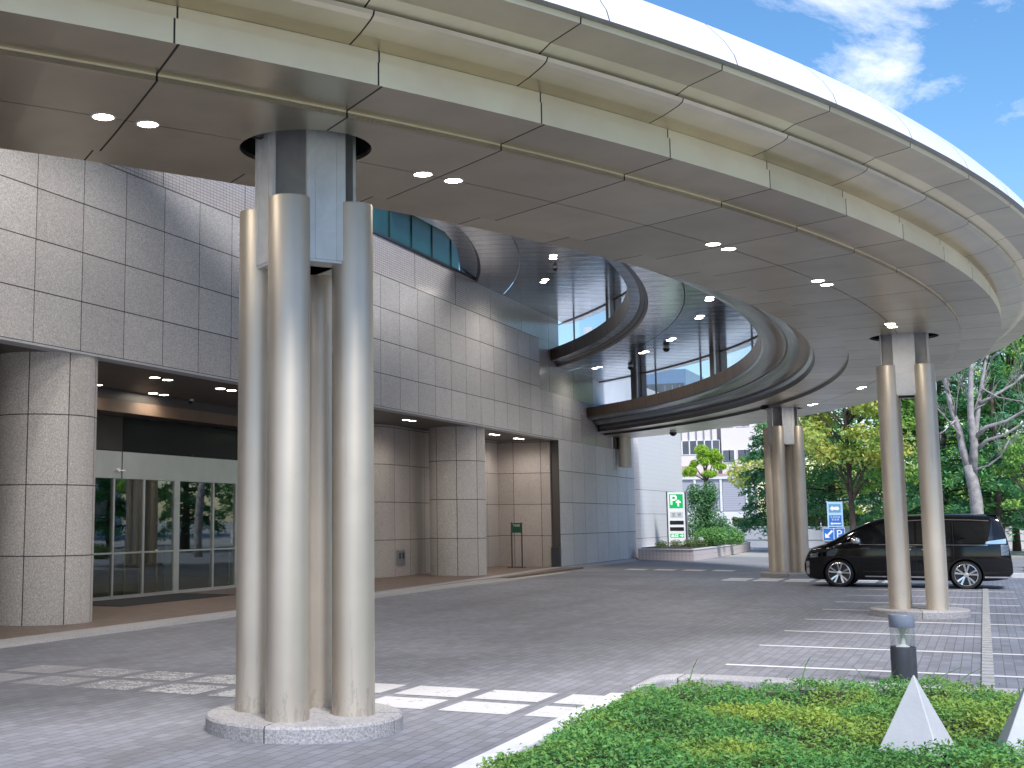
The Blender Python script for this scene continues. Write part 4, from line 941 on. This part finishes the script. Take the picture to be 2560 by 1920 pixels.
shrub('shrub', -12.0, 55.6, .48, [(-.3, 0, .12, .3, .25, .18, 1.), (.3, 0, .14, .3, .25, .2, 1.), (.85, 0, .16, .3, .25, .22, 1.), (1.1, .8, .2, .3, .3, .25, 1.)], 'leaf_hedge', 'low straggly plants along the planter edge below the sign', 2600, .06)
pl_ = thing('garden_light', 'small garden lamp with a pale cap in the planter', 'lamp', (-10.98, 57.2, .5))
MB().cyl((0, 0, 0), .09, .0, .24, 16).build('body', M['black'], pl_); MB().lathe([(.17, .24), (.10, .36), (.001, .40)], n=16).build('cap', M['stone'], pl_, smooth=30)
# pine with tufted pads in front of the apartments
pt = thing('pine_tree', 'small pruned pine with bright yellow green tufts before the apartments', 'tree', (-14.95, 80., 0))
mb = MB(); mb.tube([(0, 0, 0), (.1, 0, 2.6), (-.05, 0, 4.2), (.25, 0, 5.2)], [.13, .10, .08, .03], 7)
sp_ = [(-.15, 0, 5.75, .42, .4, .36, 1.2), (.0, 0, 5.1, .4, .35, .3, 1.), (.62, 0, 5.45, .3, .3, .34, .9), (.7, .1, 4.85, .34, .3, .3, .8), (-.9, 0, 4.55, .42, .35, .24, .9), (.3, 0, 4.35, .45, .4, .2, .8), (-.65, .1, 4.95, .22, .2, .2, .4)]
for s in sp_: mb.tube([(.05, 0, 3.9), (s[0]*.6, s[1], (3.9+s[2])/2), s[:3]], [.05, .035, .012], 5)
mb.build('trunk', M['bark_dark'], pt, smooth=True); sp_ += [(a+rs_.uniform(-.4, .4), b, c_+rs_.uniform(-.25, .25), .22, .2, .16, .35) for a, b, c_, *_ in sp_ for rs_ in (random.Random(int(a*100)), random.Random(int(c_*70)))]
c, nn = clumps(sp_, 330); leaves('crown', c, nn, .2+.2*rng.random(len(c)), M['leaf_bright'], pt, .16)
X = lambda px, Y: (px-2430)/3620*Y
conifer('conifer_tree', X(1935, 70), 70., 9.4, 2.0, 'dark blue green conifer left of the farthest column', 9000, .24, .14, 1)
conifer('conifer_tree', X(2075, 72), 72., 12., 2.9, 'tall dark conifer behind the blue sign boards', 10000, .26, .20, 2)
broadleaf('broadleaf_tree', X(2125, 66), 66., 10.4, 3.4, 'leaf_yellow', 'spreading tree with yellowing leaves between the two tube columns', 11000, .22, .42, 3, clump_r=.9)
conifer('conifer_tree', X(2215, 76), 76., 14., 3.1, 'dark conifer seen between the tubes of the van column', 9000, .28, .12, 4)
broadleaf('broadleaf_tree', X(2235, 67), 67., 8.6, 2.4, 'leaf_green', 'mid green leafy tree just behind the van column', 7000, .2, .34, 5)
conifer('conifer_tree', X(2345, 68), 68., 13., 3.0, 'layered conifer behind the bare tree, on its near column side', 10000, .27, .10, 6)
conifer('conifer_tree', X(2465, 66), 66., 9.2, 3.0, 'layered conifer right behind the trunk of the bare tree', 10000, .26, .12, 7)
conifer('conifer_tree', X(2590, 70), 70., 12., 3.2, 'conifer at the edge of the picture beyond the bare tree', 8000, .27, .12, 8)
broadleaf('broadleaf_tree', X(2500, 74), 74., 13.5, 4.2, 'leaf_green', 'tall light green tree rising above the conifers at the edge', 11000, .25, .52, 9)
broadleaf('broadleaf_tree', X(2530, 60), 60., 5.2, 1.6, 'leaf_green', 'small thin tree with loose green leaves beyond the van tail', 2600, .14, .35, 10, clump_r=.7, trunk_r=.07)
broadleaf('broadleaf_tree', X(2000, 92), 92., 9., 4.0, 'leaf_yellow', 'yellow green tree far behind the shelter roof', 7000, .3, .22, 11)
broadleaf('broadleaf_tree', X(2130, 97), 97., 8., 4.0, 'leaf_bright', 'sunlit bright tree behind the shelter, low in the gap', 6000, .3, .12, 12)
broadleaf('broadleaf_tree', X(2300, 96), 96., 11., 4.5, 'leaf_green', 'distant green tree filling the gap behind the van roof', 8000, .32, .12, 13)
broadleaf('broadleaf_tree', X(2440, 95), 95., 8., 4.4, 'leaf_bright', 'sunlit distant tree low behind the bare trunk', 6000, .32, .10, 14)
broadleaf('broadleaf_tree', X(2570, 94), 94., 13., 4.8, 'leaf_green', 'distant tall green tree at the far edge of the grove', 8000, .32, .2, 15)
# things across the road that the glass and the van reflect
src_ = [o for o in COL.objects if o.name.startswith(('conifer_tree', 'broadleaf_tree')) and o.parent is None]
for i, (k, x, y) in enumerate(((0, 7., 62.), (2, 9.5, 56.), (4, 12.5, 66.), (5, 15., 58.), (1, 10., 74.), (6, 18., 70.), (8, 22., 62.))):
    c = copy_tree(src_[k]); c.location = (x, y, 0); c['label'] = 'tree of the roadside grove beyond the picture edge'; c['group'] = 'roadside trees beyond the picture edge'
for x, y, w, d, h in ((48., 40., 16., 44., 26.), (60., 96., 20., 40., 34.), (44., -30., 18., 50., 22.)):
    ob = thing('office_block', 'plain pale office block across the road, outside the picture', 'building', (x, y, 0), 'office blocks across the road')
    MB().box(-w/2, w/2, -d/2, d/2, 0, h).build('wall', M['white_wall'], ob)
    for k in range(int(h/3.2)-1): MB().box(-w/2-.06, -w/2-.01, -d/2+1, d/2-1, 2.2+3.2*k, 3.9+3.2*k).build('window_strip', M['winglass'], ob)
# big bare tree
bt = thing('bare_tree', 'big leafless grey tree with many forking limbs behind the van', 'tree', (X(2418, 52), 52., 0))
Zt = lambda py: 1.7+(1294-py)*52*2.87e-4
Xt = lambda px: (px-2418)/3620*52
tb = MB(); rs = random.Random(5)
def limb(pts, r0, r1, n=8):
    k = len(pts); tb.tube(pts, [r0+(r1-r0)*i/(k-1) for i in range(k)], n)
def twigs(a, b, r, depth):
    a, b = Vector(a), Vector(b); L = (b-a).length
    for i in range(rs.randint(4, 6)):
        t = rs.uniform(.25, 1.); p = a.lerp(b, t); d = (b-a).normalized()+Vector((rs.uniform(-.9, .9), rs.uniform(-.7, .7), rs.uniform(-.35, .75))); d.normalize()
        l = L*rs.uniform(.35, .65); m_ = p+d*l*.5+Vector((rs.uniform(-.1, .1)*l, 0, rs.uniform(-.12, .12)*l)); e = p+d*l+Vector((0, 0, .1*l))
        tb.tube([p, m_, e], [r*.6, r*.42, r*.16], 5)
        if depth > 0: twigs(p, e, r*.5, depth-1)
def PT(px, py, dy=0.): return (Xt(px), dy, Zt(py))
limb([(0, 0, -.1), (.02, 0, .6), PT(2416, 1250), PT(2410, 1200), PT(2405, 1170)], .23, .19, 12)
for path, r0, r1, dp in (
    ([PT(2406, 1185), PT(2393, 1130, .1), PT(2388, 1085, .2), PT(2372, 1030, .2), PT(2362, 960, .2), PT(2352, 860, .2)], .20, .07, 2),
    ([PT(2412, 1200), PT(2420, 1120, -.1), PT(2416, 1050, -.1), PT(2420, 980, -.1), PT(2428, 900), PT(2436, 800)], .20, .08, 2),
    ([PT(2414, 1170), PT(2425, 1090, .1), PT(2438, 1010, .2), PT(2455, 930, .3), PT(2480, 850, .3)], .15, .05, 2),
    ([PT(2422, 1105, -.1), PT(2450, 1080, -.3), PT(2495, 1068, -.4), PT(2545, 1040, -.5), PT(2600, 1000, -.6)], .11, .04, 2),
    ([PT(2430, 1130, -.1), PT(2448, 1112, -.2), PT(2490, 1100, -.3), PT(2530, 1075, -.3), PT(2590, 1030, -.4)], .10, .035, 2),
    ([PT(2416, 1195), PT(2422, 1180, -.2), PT(2450, 1172, -.3), PT(2478, 1150, -.4), PT(2500, 1110, -.5)], .07, .025, 2),
    ([PT(2438, 1020, .1), PT(2470, 1005, .2), PT(2520, 975, .3), PT(2570, 930, .4)], .09, .03, 2),
    ([PT(2446, 985, .1), PT(2480, 1008, .1), PT(2530, 1020, 0), PT(2580, 1030, 0)], .045, .015, 1),
    ([PT(2390, 1100), PT(2370, 1070, -.2), PT(2340, 1030, -.3), PT(2325, 990, -.4)], .05, .02, 2),
    ([PT(2380, 1060), PT(2350, 1090, -.3), PT(2330, 1100, -.3)], .035, .012, 1)):
    path = [tuple(Vector(p)) for p in path]; r0 *= .78; r1 *= .7; limb(path, r0, r1)
    twigs(path[-3] if len(path) > 3 else path[0], path[-1], r1*1.15, dp); twigs(path[1], path[-2], r1*.8, 1)
tb.build('trunk', M['bark'], bt, smooth=True)
# kerbside bits beyond the van tail
shrub('shrub', X(2552, 47), 47., 0, [(0, 0, .35, .5, .5, .4, 1.), (.7, 0, .4, .5, .5, .4, 1.)], 'leaf_hedge', 'olive green low shrub just beyond the tail of the van', 3200, .08)
shrub('shrub', X(2550, 44), 44., 0, [(-.1, 0, .16, .4, .4, .22, 1.), (.6, 0, .18, .5, .4, .22, 1.)], 'leaf_light', 'pale green ground shrub by the far kerb next to the van tail', 3000, .06)
structure(MB().box(-1., 20., 41.6, 42.0, -.02, .12).build('kerb', plain('pale_kerb', (.60, .60, .61), .7), bevel=.01))
sb = thing('roadside_sign', 'white roadside board with a teal panel beyond the van tail', 'sign', (X(2545, 50), 50., 0))
MB().box(-.30, -.22, -.04, .04, 0., 1.75).build('post', M['white'], sb); MB().box(-.18, .6, -.03, .03, .55, 1.35).build('board', M['white'], sb); MB().box(-.10, .6, -.036, -.031, .85, 1.15).build('panel', plain('teal_panel', (.05, .25, .25), .4), sb)
MB().box(-.1, .02, -.05, .05, 1.45, 1.6).build('lamp_box', plain('amber_plastic', (.75, .35, .05), .4), sb)
bo_ = thing('office_block', 'blue grey office block glimpsed through the canopy windows', 'building', (-31., 145., 0))
MB().box(-4., 3.2, -5., 5., 0., 17.5).build('wall', plain('blue_grey_cladding', (.22, .32, .46), .3, 0, .06, .3), bo_)
for k in range(5): MB().box(-3.8, 3., -5.06, -5.01, 2.+3.1*k, 3.6+3.1*k).build('window_strip', M['winglass'], bo_)
# ------------------------------------------------------------------ light
SUN_EL = 50.; sdir = Vector((.62, -.70, 0)).normalized()*math.cos(R_(SUN_EL))+Vector((0, 0, math.sin(R_(SUN_EL))))
sl = bpy.data.lights.new('sun', 'SUN'); sl.energy = 1.25; sl.angle = R_(14.); sl.color = (1., .985, .965)
so = bpy.data.objects.new('sun', sl); COL.objects.link(so); so.rotation_euler = (-sdir).to_track_quat('-Z', 'Y').to_euler()
W = bpy.data.worlds.new('World'); S.world = W; W.use_nodes = True; W.node_tree.nodes.clear(); t = NT(W.node_tree)
sky = t.n('ShaderNodeTexSky', sky_type='NISHITA'); sky.sun_disc = False; sky.sun_elevation = R_(SUN_EL); sky.sun_rotation = math.atan2(sdir.x, sdir.y)
sky.air_density = 1.; sky.dust_density = .6; sky.ozone_density = 1.4; sky.altitude = 50
tc = t.n('ShaderNodeTexCoord').outputs['Generated']
mp = t.n('ShaderNodeMapping', {0: tc, 1: (0., 0., 0.), 3: (1., 1., 2.2)}).outputs[0]
f1 = t.noise(mp, 5.2, 9., .62, .35); f2 = t.noise(mp, 1.9, 2., .5)
cl = t.m('MULTIPLY', t.ramp(t.m('ADD', t.m('MULTIPLY', f1, .62), t.m('MULTIPLY', f2, .38)), .56, .70), .8)
SKY_S = .085
sk = t.n('ShaderNodeHueSaturation', {'Color': sky.outputs[0], 'Saturation': 1.28, 'Value': .71}).outputs[0]
cc = t.mix(cl, sk, rgb(6.4, 6.2, 6.5))
bg = t.n('ShaderNodeBackground', {0: cc, 1: SKY_S}); t.nt.links.new(bg.outputs[0], t.n('ShaderNodeOutputWorld').inputs[0])
S.view_settings.view_transform = 'Standard'; S.view_settings.look = 'None'; S.view_settings.gamma = 1.; S.view_settings.exposure = 1.8; S.view_settings.use_curve_mapping = False
S.render.engine = 'CYCLES'; S.cycles.use_denoising = True; S.cycles.max_bounces = 8; S.cycles.transparent_max_bounces = 24; S.cycles.glossy_bounces = 5; S.cycles.diffuse_bounces = 4
S.cycles.sample_clamp_indirect = 6.
S.render.resolution_x = 1024; S.render.resolution_y = 768
